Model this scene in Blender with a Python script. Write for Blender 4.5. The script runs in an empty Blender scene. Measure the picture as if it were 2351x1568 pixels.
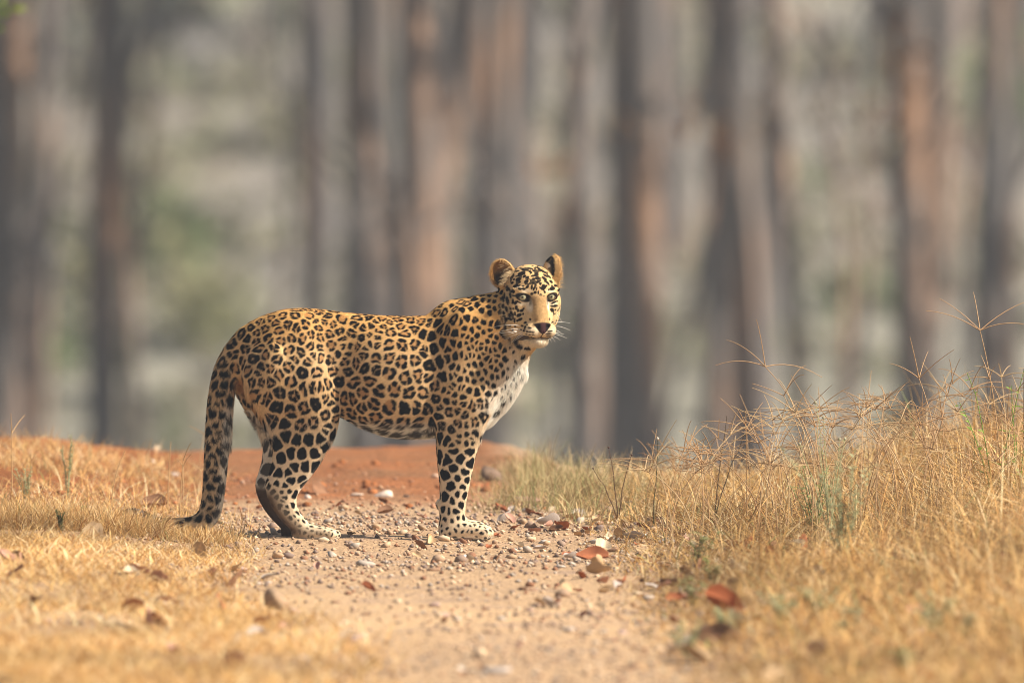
import bpy, bmesh, math, random
import numpy as np
from mathutils import Vector, Matrix, noise as mnoise

random.seed(7)
rng = np.random.default_rng(11)
scene = bpy.context.scene
COL = scene.collection

# ------------------------------------------------------------------ camera
CAM_DIST, CAM_H = 45.0, 2.2           # metres from the leopard, height over its ground
SX = 720.0                            # picture units (2351-wide frame) per metre at the leopard
FRAME_W = 2351.0 / SX
cam_data = bpy.data.cameras.new("camera")
cam = bpy.data.objects.new("camera", cam_data)
COL.objects.link(cam)
scene.camera = cam
cam_data.sensor_width = 36.0
AIM_Z = (1235 - 784) / SX
cam.location = (0.0, -CAM_DIST, CAM_H)
_look = Vector((0, 0, AIM_Z)) - Vector(cam.location)
cam.rotation_euler = _look.to_track_quat('-Z', 'Y').to_euler()
cam_data.lens = 36.0 * _look.length / FRAME_W
cam_data.clip_start = 0.5
cam_data.clip_end = 3000.0
cam_data.dof.use_dof = True
cam_data.dof.focus_distance = _look.length - 0.10
cam_data.dof.aperture_fstop = 3.2

# ------------------------------------------------------------------ sky and sun
SUN_EL, SUN_AZ = 41.0, 78.0           # azimuth measured from the camera side (-Y) towards +X
el, az = math.radians(SUN_EL), math.radians(SUN_AZ)
SUN_DIR = Vector((math.cos(el) * math.sin(az), -math.cos(el) * math.cos(az), math.sin(el)))
world = bpy.data.worlds.new("World")
scene.world = world
world.use_nodes = True
wn = world.node_tree.nodes
bg = wn["Background"]
sky = wn.new("ShaderNodeTexSky")
sky.sky_type = 'NISHITA'
sky.sun_disc = False
sky.sun_elevation = el
sky.sun_rotation = math.pi - az + 0.0      # rotation is measured from +Y, clockwise seen from above
sky.air_density = 1.6
sky.dust_density = 3.0
world.node_tree.links.new(sky.outputs[0], bg.inputs[0])
bg.inputs[1].default_value = 0.05
sun_data = bpy.data.lights.new("sun", 'SUN')
sun_data.energy = 5.0
sun_data.angle = math.radians(0.6)
sun_data.color = (1.0, 0.89, 0.73)
sun = bpy.data.objects.new("sun", sun_data)
COL.objects.link(sun)
sun.location = (30, -20, 40)
sun.rotation_euler = SUN_DIR.to_track_quat('Z', 'Y').to_euler()

scene.view_settings.view_transform = 'Standard'
scene.view_settings.look = 'None'
scene.view_settings.gamma = 1.0
scene.view_settings.use_curve_mapping = False
scene.view_settings.exposure = 0.94
scene.render.engine = 'CYCLES'
scene.cycles.use_denoising = True
scene.cycles.filter_width = 0.95
scene.cycles.max_bounces = 6
scene.cycles.volume_bounces = 0
scene.cycles.diffuse_bounces = 3
scene.cycles.transparent_max_bounces = 8

# ------------------------------------------------------------------ helpers
def link(o, parent=None):
    COL.objects.link(o)
    if parent is not None:
        o.parent = parent
    return o

def tag(o, label=None, cat=None, group=None, kind=None):
    if label: o["label"] = label
    if cat: o["category"] = cat
    if group: o["group"] = group
    if kind: o["kind"] = kind
    return o

def mesh_from(name, verts, faces, mat=None, smooth=False):
    """fast mesh from numpy arrays; faces is an (n,3) or (n,4) int array or a list of lists"""
    me = bpy.data.meshes.new(name)
    if isinstance(faces, np.ndarray):
        verts = np.asarray(verts, dtype=np.float32)
        n, k = faces.shape
        me.vertices.add(len(verts)); me.vertices.foreach_set("co", verts.ravel())
        me.loops.add(n * k); me.loops.foreach_set("vertex_index", faces.astype(np.int32).ravel())
        me.polygons.add(n)
        me.polygons.foreach_set("loop_start", np.arange(0, n * k, k, dtype=np.int32))
        me.update(calc_edges=True)
    else:
        me.from_pydata([tuple(v) for v in verts], [], faces)
    if smooth:
        me.polygons.foreach_set("use_smooth", np.ones(len(me.polygons), dtype=bool))
    if mat is not None:
        me.materials.append(mat)
    me.update()
    return me

def set_color(me, cols, name="Col"):
    at = me.color_attributes.new(name, 'FLOAT_COLOR', 'POINT')
    c = np.ones((len(me.vertices), 4), dtype=np.float32)
    c[:, :3] = cols
    at.data.foreach_set("color", c.ravel())

def new_mat(name, base=(0.5, 0.5, 0.5), rough=0.8, spec=0.3):
    m = bpy.data.materials.new(name)
    m.use_nodes = True
    b = m.node_tree.nodes["Principled BSDF"]
    b.inputs["Base Color"].default_value = (*base, 1)
    b.inputs["Roughness"].default_value = rough
    b.inputs["Specular IOR Level"].default_value = spec
    return m, m.node_tree.nodes, m.node_tree.links, b

def attr_mat(name, rough=0.8, spec=0.25, attr="Col", transl=0.0, noise_scale=None, noise_amt=0.3):
    m, n, l, b = new_mat(name, rough=rough, spec=spec)
    a = n.new("ShaderNodeAttribute"); a.attribute_name = attr
    src = a.outputs["Color"]
    if noise_scale:
        t = n.new("ShaderNodeTexCoord")
        nz = n.new("ShaderNodeTexNoise"); nz.inputs["Scale"].default_value = noise_scale
        nz.inputs["Detail"].default_value = 5
        l.new(t.outputs["Object"], nz.inputs["Vector"])
        mr = n.new("ShaderNodeMapRange")
        mr.inputs[1].default_value, mr.inputs[2].default_value = 0.3, 0.7
        mr.inputs[3].default_value, mr.inputs[4].default_value = 1 - noise_amt, 1 + noise_amt
        l.new(nz.outputs[0], mr.inputs[0])
        mx = n.new("ShaderNodeVectorMath"); mx.operation = 'SCALE'
        l.new(src, mx.inputs[0]); l.new(mr.outputs[0], mx.inputs[3])
        src = mx.outputs[0]
    l.new(src, b.inputs["Base Color"])
    if transl > 0:
        tr = n.new("ShaderNodeBsdfTranslucent"); l.new(src, tr.inputs[0])
        mix = n.new("ShaderNodeMixShader"); mix.inputs[0].default_value = transl
        l.new(b.outputs[0], mix.inputs[1]); l.new(tr.outputs[0], mix.inputs[2])
        l.new(mix.outputs[0], n["Material Output"].inputs[0])
    return m

def vnoise(p, scale, seed=0.0, octaves=3):
    """cheap vectorised value noise, p (n,3) -> (n,) about in [-1,1]"""
    p = np.asarray(p, dtype=np.float64) * scale + seed * 17.31
    out = np.zeros(len(p)); amp = 1.0; tot = 0.0
    for _ in range(octaves):
        i = np.floor(p).astype(np.int64); f = p - i
        f = f * f * (3 - 2 * f)
        acc = np.zeros(len(p))
        for dx in (0, 1):
            for dy in (0, 1):
                for dz in (0, 1):
                    h = ((i[:, 0] + dx) * 374761393 + (i[:, 1] + dy) * 668265263 + (i[:, 2] + dz) * 2147483647) & 0xffffffff
                    h = ((h ^ (h >> 13)) * 1274126177) & 0xffffffff
                    h = (h ^ (h >> 16)) & 0xffff
                    w = (f[:, 0] if dx else 1 - f[:, 0]) * (f[:, 1] if dy else 1 - f[:, 1]) * (f[:, 2] if dz else 1 - f[:, 2])
                    acc += w * (h / 32767.5 - 1.0)
        out += amp * acc; tot += amp
        amp *= 0.5; p = p * 2.03 + 5.7
    return out / tot

def mixc(a, b, t): return a * (1 - t[:, None]) + b * t[:, None]

def sstep(a, b, x):
    t = np.clip((x - a) / (b - a), 0, 1)
    return t * t * (3 - 2 * t)

def PX(px, py, Y=0.0):
    """picture units (2351x1568) at depth plane Y -> world point"""
    q = cam.rotation_euler.to_matrix()
    k = FRAME_W / 2351.0 / _look.length
    d = q @ Vector(((px - 1175.5) * k, (784 - py) * k, -1.0))
    t = (Y + CAM_DIST) / d.y
    return Vector(cam.location) + d * t
# =================================================================== the ground
def path_edges(y):
    xl = np.where(y > 0, -0.90 - 0.040 * y, -0.90 - 0.034 * y)
    xr = np.where(y > 0, 0.26 - 0.085 * y, 0.26 - 0.016 * y)
    return xl, xr

def ground_h(x, y):
    x = np.asarray(x, float); y = np.asarray(y, float)
    P = np.stack([x, y, np.zeros_like(x)], 1)
    near = sstep(-60, -20, y) * sstep(60, 30, y) * sstep(40, 15, np.abs(x))
    xl, xr = path_edges(y)
    h = np.zeros(len(x))
    # verges
    h += 0.055 * sstep(0.0, 0.6, xl - x) * sstep(-7, -2, y)
    h += 0.02 * sstep(0.6, 1.1, xl - x + 0.35) * sstep(0.5, 4.5, y)
    h += 0.035 * sstep(0.0, 0.5, x - xr) + 0.10 * sstep(0.8, 1.6, x - xr)
    # faint wheel rut and washboard on the track
    h += near * (0.012 * vnoise(P, 0.9, 3.0, 3) + 0.006 * vnoise(P, 4.5, 5.0, 3))
    h += near * 0.003 * vnoise(P, 19.0, 6.0, 2)
    h += near * sstep(1.8, 3.0, y) * (0.024 * vnoise(P, 2.3, 12.0, 3) + 0.012 * vnoise(P, 9.0, 13.0, 3))
    # crest, then the land drops to a wooded valley and rises as a far hillside
    yc = 5.6 - 2.9 * sstep(-0.15, 0.35, x) - 0.8 * sstep(-1.0, -1.8, x)
    t = np.clip(y - yc, 0, None)
    h -= 0.010 * np.clip(t, 0, 3) ** 2 + 0.20 * np.clip(t - 1.5, 0, 31) * sstep(1.5, 8, t)
    D = y + CAM_DIST
    hill = 0.080 * np.clip(D - 150, 0, 330) * sstep(150, 175, D)
    h += hill + sstep(60, 130, D) * 0.5 * vnoise(P, 0.02, 9.0, 2) 
    h -= 0.02 * np.clip(-y - 12, 0, 30) * 0
    return h

gx = np.concatenate([-np.geomspace(2.6, 260, 60)[::-1][:-1], np.linspace(-2.6, 2.6, 209), np.geomspace(2.6, 260, 60)[1:]])
gy = np.concatenate([-np.geomspace(10, 110, 36)[::-1][:-1], np.linspace(-10, 8, 721), 8 + np.geomspace(0.04, 420, 120)])
XX, YY = np.meshgrid(gx, gy, indexing='xy')
nxg, nyg = len(gx), len(gy)
gxv, gyv = XX.ravel(), YY.ravel()
gh = ground_h(gxv, gyv)
gv = np.stack([gxv, gyv, gh], 1)
ii = np.arange(nxg * nyg).reshape(nyg, nxg)
gf = np.stack([ii[:-1, :-1].ravel(), ii[:-1, 1:].ravel(), ii[1:, 1:].ravel(), ii[1:, :-1].ravel()], 1)
def soil_color(x, y):
    P = np.stack([x, y, np.zeros_like(x)], 1)
    n1 = vnoise(P, 0.8, 31.0, 3); n2 = vnoise(P, 5.0, 33.0, 3)
    c = np.tile([0.44, 0.295, 0.180], (len(x), 1))
    c = mixc(c, np.tile([0.57, 0.385, 0.225], (len(x), 1)), sstep(-0.5, 0.5, n1) * sstep(-0.5, -4.0, y))
    c = mixc(c, np.tile([0.35, 0.245, 0.185], (len(x), 1)), sstep(0.0, 0.6, n2) * 0.6)
    red = sstep(1.9, 3.5, y + 0.7 * n1 + 0.5 * n2) * (0.85 + 0.15 * n2)
    red = np.maximum(red, sstep(0.6, 2.0, y + 0.5 * n1) * sstep(-0.9, -1.25, x))
    red = red * sstep(0.12, -0.12, x + 0.15 * n2)
    c = mixc(c, np.tile([0.25, 0.092, 0.034], (len(x), 1)) * (1 + 0.45 * n2)[:, None], red)
    xl, xr = path_edges(y)
    verge = np.maximum(sstep(0.0, 0.3, xl - x + 0.12 * n2), sstep(0.0, 0.3, x - xr + 0.12 * n2)) * sstep(3.5, 1.5, y - 1.5 * (x > 0))
    c = mixc(c, np.tile([0.24, 0.145, 0.070], (len(x), 1)), verge * np.where(x > 0, 0.85, 0.30))
    far = sstep(12, 30, y)
    fc = mixc(np.tile([0.28, 0.275, 0.235], (len(x), 1)), np.tile([0.25, 0.232, 0.215], (len(x), 1)), sstep(-0.3, 0.3, vnoise(P, 0.05, 41.0, 2)))
    fc = mixc(fc, np.tile([0.25, 0.275, 0.15], (len(x), 1)), sstep(0.05, 0.4, vnoise(P, 0.045, 43.0, 3)) * 0.8)
    return mixc(c * 0.90, fc, far)
gm = attr_mat("soil", rough=0.95, spec=0.1, noise_scale=55.0, noise_amt=0.38)
_n, _l = gm.node_tree.nodes, gm.node_tree.links
_b = _n["Principled BSDF"]
_tc = _n.new("ShaderNodeTexCoord"); _nz = _n.new("ShaderNodeTexNoise"); _nz.inputs["Scale"].default_value = 140; _nz.inputs["Detail"].default_value = 6
_vo = _n.new("ShaderNodeTexVoronoi"); _vo.inputs["Scale"].default_value = 75
_ad = _n.new("ShaderNodeMath"); _ad.operation = 'ADD'
_l.new(_tc.outputs["Object"], _nz.inputs["Vector"]); _l.new(_tc.outputs["Object"], _vo.inputs["Vector"])
_l.new(_nz.outputs[0], _ad.inputs[0]); _l.new(_vo.outputs[0], _ad.inputs[1])
_bp = _n.new("ShaderNodeBump"); _bp.inputs["Strength"].default_value = 0.7; _bp.inputs["Distance"].default_value = 0.006
_l.new(_ad.outputs[0], _bp.inputs["Height"]); _l.new(_bp.outputs[0], _b.inputs["Normal"])
gme = mesh_from("ground", gv, gf, gm, True)
set_color(gme, soil_color(gxv, gyv))
ground = link(bpy.data.objects.new("ground", gme)); ground["kind"] = "structure"
def gz(x, y): return float(ground_h(np.array([x]), np.array([y]))[0])
def ground_hit(px, py):
    """where the view ray through a picture point meets the near ground"""
    Ys = np.linspace(-12.0, 9.0, 400)
    a, b = PX(px, py, -12.0), PX(px, py, 9.0)
    t = (Ys + 12.0) / 21.0
    xs, zs = a.x + (b.x - a.x) * t, a.z + (b.z - a.z) * t
    k = np.nonzero(zs <= ground_h(xs, Ys))[0]
    return Vector((xs[k[0]], Ys[k[0]], zs[k[0]])) if len(k) else PX(px, py, 6.0)
# =================================================================== the wood behind
bark_m, n_, l_, b_ = new_mat("bark", (0.3, 0.2, 0.14), 0.9, 0.1)
tc = n_.new("ShaderNodeTexCoord"); mp = n_.new("ShaderNodeMapping"); mp.inputs["Scale"].default_value = (2.2, 2.2, 0.45)
oi = n_.new("ShaderNodeObjectInfo")
nz1 = n_.new("ShaderNodeTexNoise"); nz1.inputs["Scale"].default_value = 1.3; nz1.inputs["Detail"].default_value = 5; nz1.noise_dimensions = '4D'
l_.new(tc.outputs["Object"], mp.inputs[0]); l_.new(mp.outputs[0], nz1.inputs["Vector"]); l_.new(oi.outputs["Random"], nz1.inputs["W"])
rp = n_.new("ShaderNodeValToRGB"); l_.new(nz1.outputs[0], rp.inputs[0])
rp.color_ramp.elements[0].position = 0.30; rp.color_ramp.elements[0].color = (0.095, 0.10, 0.115, 1)
rp.color_ramp.elements[1].position = 0.68; rp.color_ramp.elements[1].color = (0.40, 0.245, 0.165, 1)
e_ = rp.color_ramp.elements.new(0.5); e_.color = (0.19, 0.172, 0.168, 1)
l_.new(rp.outputs[0], b_.inputs["Base Color"])
wv = n_.new("ShaderNodeTexNoise"); wv.inputs["Scale"].default_value = 14; l_.new(mp.outputs[0], wv.inputs["Vector"])
bpn = n_.new("ShaderNodeBump"); bpn.inputs["Distance"].default_value = 0.03; l_.new(wv.outputs[0], bpn.inputs["Height"]); l_.new(bpn.outputs[0], b_.inputs["Normal"])
leaf_m = attr_mat("tree_leaves", rough=0.7, spec=0.2, transl=0.3)

def tubes(paths, seg=9):
    """several tapered tubes (list of (pts, radii)) as one mesh's arrays"""
    V, F = [], []; off = 0
    for pts, rad in paths:
        pts = np.asarray(pts, float); n = len(pts)
        tg = np.gradient(pts, axis=0); tg /= np.maximum(np.linalg.norm(tg, axis=1), 1e-9)[:, None]
        ref = np.array([0.31, 0.95, 0.05]); a = np.cross(tg, ref); a /= np.maximum(np.linalg.norm(a, axis=1), 1e-9)[:, None]; b = np.cross(tg, a)
        th = np.linspace(0, 2 * math.pi, seg, endpoint=False)
        ring = a[:, None, :] * np.cos(th)[None, :, None] + b[:, None, :] * np.sin(th)[None, :, None]
        V.append((pts[:, None, :] + ring * np.asarray(rad)[:, None, None]).reshape(-1, 3))
        i = np.arange(n - 1)[:, None] * seg; k = np.arange(seg)[None]; k2 = (k + 1) % seg
        F.append((np.stack([i + k, i + k2, i + seg + k2, i + seg + k], 2).reshape(-1, 4)) + off)
        off += n * seg
    return np.concatenate(V), np.concatenate(F)

def leaf_cloud(centres, radii, n_each, size, cols, rg, flat=0.7):
    """many small leaf quads spread through clumps"""
    V, F, C = [], [], []
    off = 0
    for c, r, n in zip(centres, radii, n_each):
        d = rg.normal(0, 1, (n, 3)); d /= np.linalg.norm(d, axis=1)[:, None]
        rr = r * rg.random(n) ** 0.45
        P = np.asarray(c) + d * rr[:, None] * np.array([1, 1, flat])
        a = rg.normal(0, 1, (n, 3)); a /= np.linalg.norm(a, axis=1)[:, None]
        b = np.cross(a, rg.normal(0, 1, (n, 3))); b /= np.linalg.norm(b, axis=1)[:, None]
        s = size * rg.uniform(0.6, 1.3, n)[:, None]
        q = np.stack([P - a * s, P + b * s * 0.45, P + a * s, P - b * s * 0.45], 1)
        V.append(q.reshape(-1, 3)); F.append(np.arange(n * 4).reshape(n, 4) + off); off += n * 4
        col = np.asarray(cols)[rg.integers(0, len(cols), n)] * rg.uniform(0.75, 1.25, (n, 1))
        C.append(np.repeat(col, 4, axis=0))
    return np.concatenate(V), np.concatenate(F), np.concatenate(C)

LEAFC = [(0.10, 0.115, 0.035), (0.16, 0.13, 0.045), (0.24, 0.13, 0.05), (0.13, 0.12, 0.05)]
def make_tree_mesh(seed, fork=None, height=15.0, r0=0.2, lean=0.0, bend=0.15):
    """trunk with limbs, crown; r0 is the trunk radius at the height the picture sees"""
    rg = np.random.default_rng(seed)
    z = np.linspace(-0.4, height * 0.78, 16)
    ph = rg.uniform(0, 6.28)
    px = lean * z + bend * np.sin(z * 0.42 + ph) * 0.6; py = bend * np.cos(z * 0.36 + ph) * 0.6
    px -= px[6]; py -= py[6]
    rad = r0 * (1.12 - 0.028 * z) + r0 * 0.55 * np.exp(-np.clip(z, 0, None) * 1.6)
    paths = [(np.stack([px, py, z], 1), np.maximum(rad, r0 * 0.2))]
    tips = [np.array([px[-1], py[-1], z[-1]])]
    def limb(z0, az, L, r, up):
        b0 = np.array([np.interp(z0, z, px), np.interp(z0, z, py), z0])
        t = np.linspace(0, 1, 8)
        dr = np.array([math.cos(az), math.sin(az), 0])
        pts = b0 + dr[None] * (L * (t - 0.25 * t * t))[:, None] + np.array([0, 0, 1.0])[None] * (L * up * (0.35 * t + 0.65 * t * t))[:, None]
        pts[1:] += rg.normal(0, 0.06, (7, 3)) * (0.3 + t[1:, None])
        paths.append((pts, r * (1.05 - 0.8 * t)))
        tips.append(pts[-1]); tips.append(pts[5])
        return pts
    if fork:
        for (z0, az, L, r, up) in fork: limb(z0, az, L, r, up)
    for k in range(7):
        limb(rg.uniform(8.6, height * 0.76), rg.uniform(0, 6.28), rg.uniform(2.0, 4.2), r0 * rg.uniform(0.28, 0.5), rg.uniform(0.5, 1.3))
    TV, TF = tubes(paths)
    tips = np.array([t for t in tips if t[2] > 9.0])
    cen = np.concatenate([tips + rg.normal(0, 0.5, tips.shape), tips + rg.normal(0, 1.0, tips.shape)])
    cen[:, 2] = np.maximum(cen[:, 2], 9.8)
    CV, CF, CC = leaf_cloud(cen, rg.uniform(0.5, 1.3, len(cen)), [110] * len(cen), 0.16, LEAFC, rg)
    tm = mesh_from("trunk", TV, TF, bark_m, True)
    cm = mesh_from("crown", CV, CF, leaf_m); set_color(cm, CC)
    return tm, cm

def place_tree(tm, cm, x, y, rz, sc, label, group=None, name="forest_tree"):
    e = bpy.data.objects.new(name, None); link(e)
    e.location = (x, y, gz(x, y) - 0.05); e.rotation_euler = (0, 0, rz); e.scale = sc
    link(bpy.data.objects.new("trunk", tm), e); link(bpy.data.objects.new("crown", cm), e)
    tag(e, label, "tree", group)
    return e

def tree_at(px, wpx, D, seed, label, lean=0.0, fork=None, bend=0.15):
    D = 45 + (D - 45) * 2.1
    wpx = wpx * 0.56; bend = bend * 2.2
    Y = D - CAM_DIST
    p = PX(px, 500, Y)
    r = wpx / SX * (D / 45.0) / 2
    tm, cm = make_tree_mesh(seed, fork, 15.0, r, lean, bend)
    return place_tree(tm, cm, p.x, p.y, 0.0, (1, 1, 1), label)

tree_at(222, 92, 86, 1, "forked forest tree with warm brown bark and two dark limbs spreading upward", lean=-0.012,
        fork=[(6.6, 2.9, 1.3, 0.09, 3.6), (5.3, 0.1, 1.2, 0.085, 4.2)])
tree_at(292, 46, 88, 2, "thin dark tree leaning close beside the forked brown tree", lean=0.03)
tree_at(82, 40, 112, 3, "thin crooked grey tree with low side branches beyond the red bank", bend=0.5,
        fork=[(4.2, 3.0, 1.0, 0.05, 1.4), (5.0, 0.3, 0.9, 0.05, 1.8)])
tree_at(714, 84, 80, 4, "straight tree with orange-brown sunlit bark standing behind the leopard's rump", lean=-0.004, bend=0.05)
tree_at(640, 40, 122, 5, "slim pale tree leaning towards the orange-brown trunk", lean=0.02)
tree_at(808, 66, 98, 6, "dark grey slender tree standing behind the middle of the leopard's back", bend=0.1)
tree_at(1010, 108, 94, 7, "broad pinkish-brown tree standing behind the leopard's shoulders")
tree_at(1172, 72, 110, 8, "dark slate-coloured tree standing behind the leopard's near ear")
tree_at(1268, 62, 118, 9, "slim tree with rusty patches standing behind the leopard's far ear")
tree_at(1482, 140, 82, 10, "thick two-toned tree, slate dark on one side and tan on the sunlit side", bend=0.06)
tree_at(1690, 176, 94, 11, "very thick dark brown tree forking into a wide letter Y", bend=0.08,
        fork=[(6.7, 2.6, 2.2, 0.13, 2.0), (6.5, 0.4, 2.4, 0.13, 1.8)])
tree_at(1812, 78, 82, 12, "leaning reddish tan tree growing in front of the thick dark one", lean=-0.022, bend=0.1)
tree_at(2040, 44, 124, 13, "thin bluish grey tree between the leaning tan tree and the dark double-toned one")
tree_at(2146, 122, 86, 14, "stout tree with blackish shaded side and tan sunlit side above the tall grass", lean=-0.006)
tree_at(2318, 70, 106, 15, "grey tree with green leaves low on it beyond the tall grass stalks", bend=0.3)
tree_at(930, 46, 128, 16, "slim mauve-grey tree between the slender dark tree and the broad pinkish one")
tree_at(1358, 58, 150, 17, "pale grey-green lichened tree just right of the rusty-patched slim tree".replace("right of", "beyond"))
# the rest of the wood: slimmer trees further down the valley and on the hillside
kinds = [make_tree_mesh(100 + k, None, 15.0, 0.13 + 0.03 * k, 0.01 * (k - 1.5), 0.2) for k in range(4)]
rg = np.random.default_rng(5)
NICK = [(82, "thin crooked grey tree"), (222, "forked warm brown tree"), (292, "thin dark leaning tree"), (640, "slim pale tree"), (714, "straight orange-brown tree"), (808, "dark grey slender tree"), (930, "slim mauve-grey tree"),
        (1010, "broad pinkish-brown tree"), (1172, "dark slate-coloured tree"), (1268, "rusty-patched slim tree"), (1482, "thick two-toned tree"), (1690, "very thick Y-forked tree"), (1812, "leaning reddish tan tree"), (2040, "thin bluish grey tree"), (2146, "stout tree"), (2318, "low-leaved grey tree")]
made = 0; tries = 0; spots = []
while made < 48 and tries < 900:
    tries += 1
    D = 125 + 95 * rg.random() ** 1.4; px = rg.uniform(-150, 2500)
    p = PX(px, 500, D - CAM_DIST)
    if 340 < px < 640 or ((1880 < px < 2020 or 60 < px < 170) and rg.random() < 0.85): continue
    if any((p.x - a) ** 2 + ((p.y - b) * 0.5) ** 2 < 1.2 for a, b in spots): continue
    spots.append((p.x, p.y))
    tm, cm = kinds[made % 4]
    s = rg.uniform(0.55, 1.0)
    place_tree(tm, cm, p.x, p.y, rg.uniform(0, 6.28), (s, s, rg.uniform(0.95, 1.2)), f"slim grey-brown tree deep in the wood, next behind the {min(NICK, key=lambda q: abs(q[0] - px))[1]}", "slim trees deep in the wood")
    made += 1

# the wood goes on to both sides of the view; these trees throw the dappled shade
side = 0; tries = 0
while side < 66 and tries < 4000:
    tries += 1
    D = rg.uniform(85, 140); x0 = rg.uniform(-20, 30)
    if side >= 22: D = rg.uniform(100, 210); x0 = -rg.uniform(4, 26)
    y0 = D - CAM_DIST
    half = 1.95 * D / 45.0 + 0.8
    if abs(x0) < half: continue
    if any((x0 - a) ** 2 + (y0 - b) ** 2 < 6.0 for a, b in spots): continue
    spots.append((x0, y0))
    tm, cm = kinds[side % 4]
    s = rg.uniform(0.9, 1.5)
    place_tree(tm, cm, x0, y0, rg.uniform(0, 6.28), (s, s, rg.uniform(0.9, 1.15)), "tree of the wood standing to the side of the valley view", "trees at the sides of the wood")
    side += 1

# leaning dead saplings that break up the rows of trunks
def sapling(px, D, lean, r, seed, label):
    rg2 = np.random.default_rng(seed)
    p = PX(px, 600, D - CAM_DIST)
    e = link(bpy.data.objects.new("dead_sapling", None)); e.location = (p.x, p.y, gz(p.x, p.y) - 0.05)
    z = np.linspace(0, 10, 10)
    pts = np.stack([lean * (z - 5) + 0.12 * np.sin(z + seed), 0.1 * np.cos(z * 0.8), z], 1)
    link(bpy.data.objects.new("trunk", mesh_from("trunk", *tubes([(pts, r * (1.1 - 0.08 * z))], 7), bark_m, True)), e)
    for k in range(5):
        z0 = rg2.uniform(3.5, 8.5); b0 = np.array([np.interp(z0, z, pts[:, m]) for m in range(3)])
        t = np.linspace(0, 1, 6)[:, None]; d = np.array([rg2.choice([-1, 1]) * rg2.uniform(0.5, 1.0), rg2.uniform(-0.5, 0.5), rg2.uniform(0.5, 1.4)])
        br = b0 + d * t * rg2.uniform(0.8, 1.8) + rg2.normal(0, 0.05, (6, 3)) * t
        link(bpy.data.objects.new("branch", mesh_from("branch", *tubes([(br, r * 0.5 * (1.05 - 0.8 * t[:, 0]))], 5), bark_m, True)), e)
    tag(e, label, "sapling", "dead saplings in the wood")
for k, (px, D, ln) in enumerate([(40, 125, -0.05), (150, 140, 0.10), (330, 150, 0.02), (630, 120, 0.03), (870, 130, -0.08), (950, 112, 0.05), (1105, 140, -0.06), (1320, 125, 0.09), (1430, 150, -0.10), (1600, 118, 0.12), (1905, 128, -0.05), (1985, 150, 0.08), (2080, 118, -0.09), (2240, 135, 0.06), (2330, 120, -0.07)]):
    sapling(px, D, ln, 0.045 + 0.012 * (k % 3), 50 + k, f"thin leaning dead sapling with bare side branches beside the {min(NICK, key=lambda q: abs(q[0] - px))[1]}")

# low scrub that covers the slope between the trees, too dense to count
ru = np.random.default_rng(17)
uc, ur, un = [], [], []
for k in range(980):
    D = ru.uniform(120, 245); x0 = ru.uniform(-1.9, 1.9) * D / 45.0 * (1 if k < 420 else 3.0); r = ru.uniform(0.25, 0.95)
    uc.append((x0, D - CAM_DIST, gz(x0, D - CAM_DIST) + r * 0.35)); ur.append(r); un.append(46)
V, F, C = leaf_cloud(uc, ur, un, 0.17, [(0.30, 0.30, 0.21), (0.34, 0.31, 0.235), (0.28, 0.26, 0.22), (0.36, 0.315, 0.25), (0.28, 0.31, 0.19)], ru, 0.7)
um = mesh_from("undergrowth", V, F, leaf_m); set_color(um, C)
tag(link(bpy.data.objects.new("undergrowth", um)), "grey-green dry scrub covering the slope behind the trees", "scrub", kind="stuff")

# shrubs on the hillside
def shrub(px, py, r, cols, label, seed, n=420):
    Y = None
    for D in np.linspace(120, 300, 500):
        p = PX(px, py + r * 200, D - CAM_DIST)
        if p.z <= gz(p.x, p.y): Y = p; break
    if Y is None: Y = PX(px, py, 140)
    rg2 = np.random.default_rng(seed)
    e = link(bpy.data.objects.new("green_shrub", None)); e.location = (Y.x, Y.y, gz(Y.x, Y.y))
    cen = rg2.normal(0, 1, (9, 3)) * np.array([r * 0.5, r * 0.5, r * 0.3]) + np.array([0, 0, r * 0.9])
    V, F, C = leaf_cloud(cen, rg2.uniform(0.3, 0.55, 9) * r, [n // 9] * 9, 0.12, cols, rg2, 0.9)
    m = mesh_from("foliage", V, F, leaf_m); set_color(m, C)
    link(bpy.data.objects.new("foliage", m), e)
    st = [(np.array([[0, 0, -0.1], [0.05 * k, 0.02, r * 0.3], c * 0.7, c]), np.array([0.03, 0.025, 0.015, 0.006])) for k, c in enumerate(cen[:5])]
    V, F = tubes(st, 5)
    link(bpy.data.objects.new("stem", mesh_from("stem", V, F, bark_m, True)), e)
    tag(e, label, "shrub")
GR = [(0.20, 0.27, 0.12), (0.23, 0.29, 0.15), (0.25, 0.28, 0.15)]
YG = [(0.27, 0.28, 0.15), (0.30, 0.28, 0.16), (0.26, 0.27, 0.14)]
shrub(392, 520, 0.95, GR, "fresh green shrub on the slope between the forked tree and the orange-brown trunk", 1)
shrub(480, 690, 1.2, YG, "yellowish green shrub on the slope below the fresh green shrub", 2)
shrub(30, 790, 0.8, GR, "dull green shrub low on the slope beside the thin crooked tree", 3)
shrub(60, 480, 1.3, YG, "pale olive shrub on the slope behind the thin crooked tree", 4)
shrub(1962, 640, 0.5, GR, "small green shrub glimpsed between the leaning tan tree and the stout tree", 5)
shrub(2335, 120, 1.2, GR, "dark green shrub high on the slope behind the low-leaved grey tree", 6)
shrub(840, 90, 1.3, YG, "olive shrub high on the slope behind the slender dark tree", 7)
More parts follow.
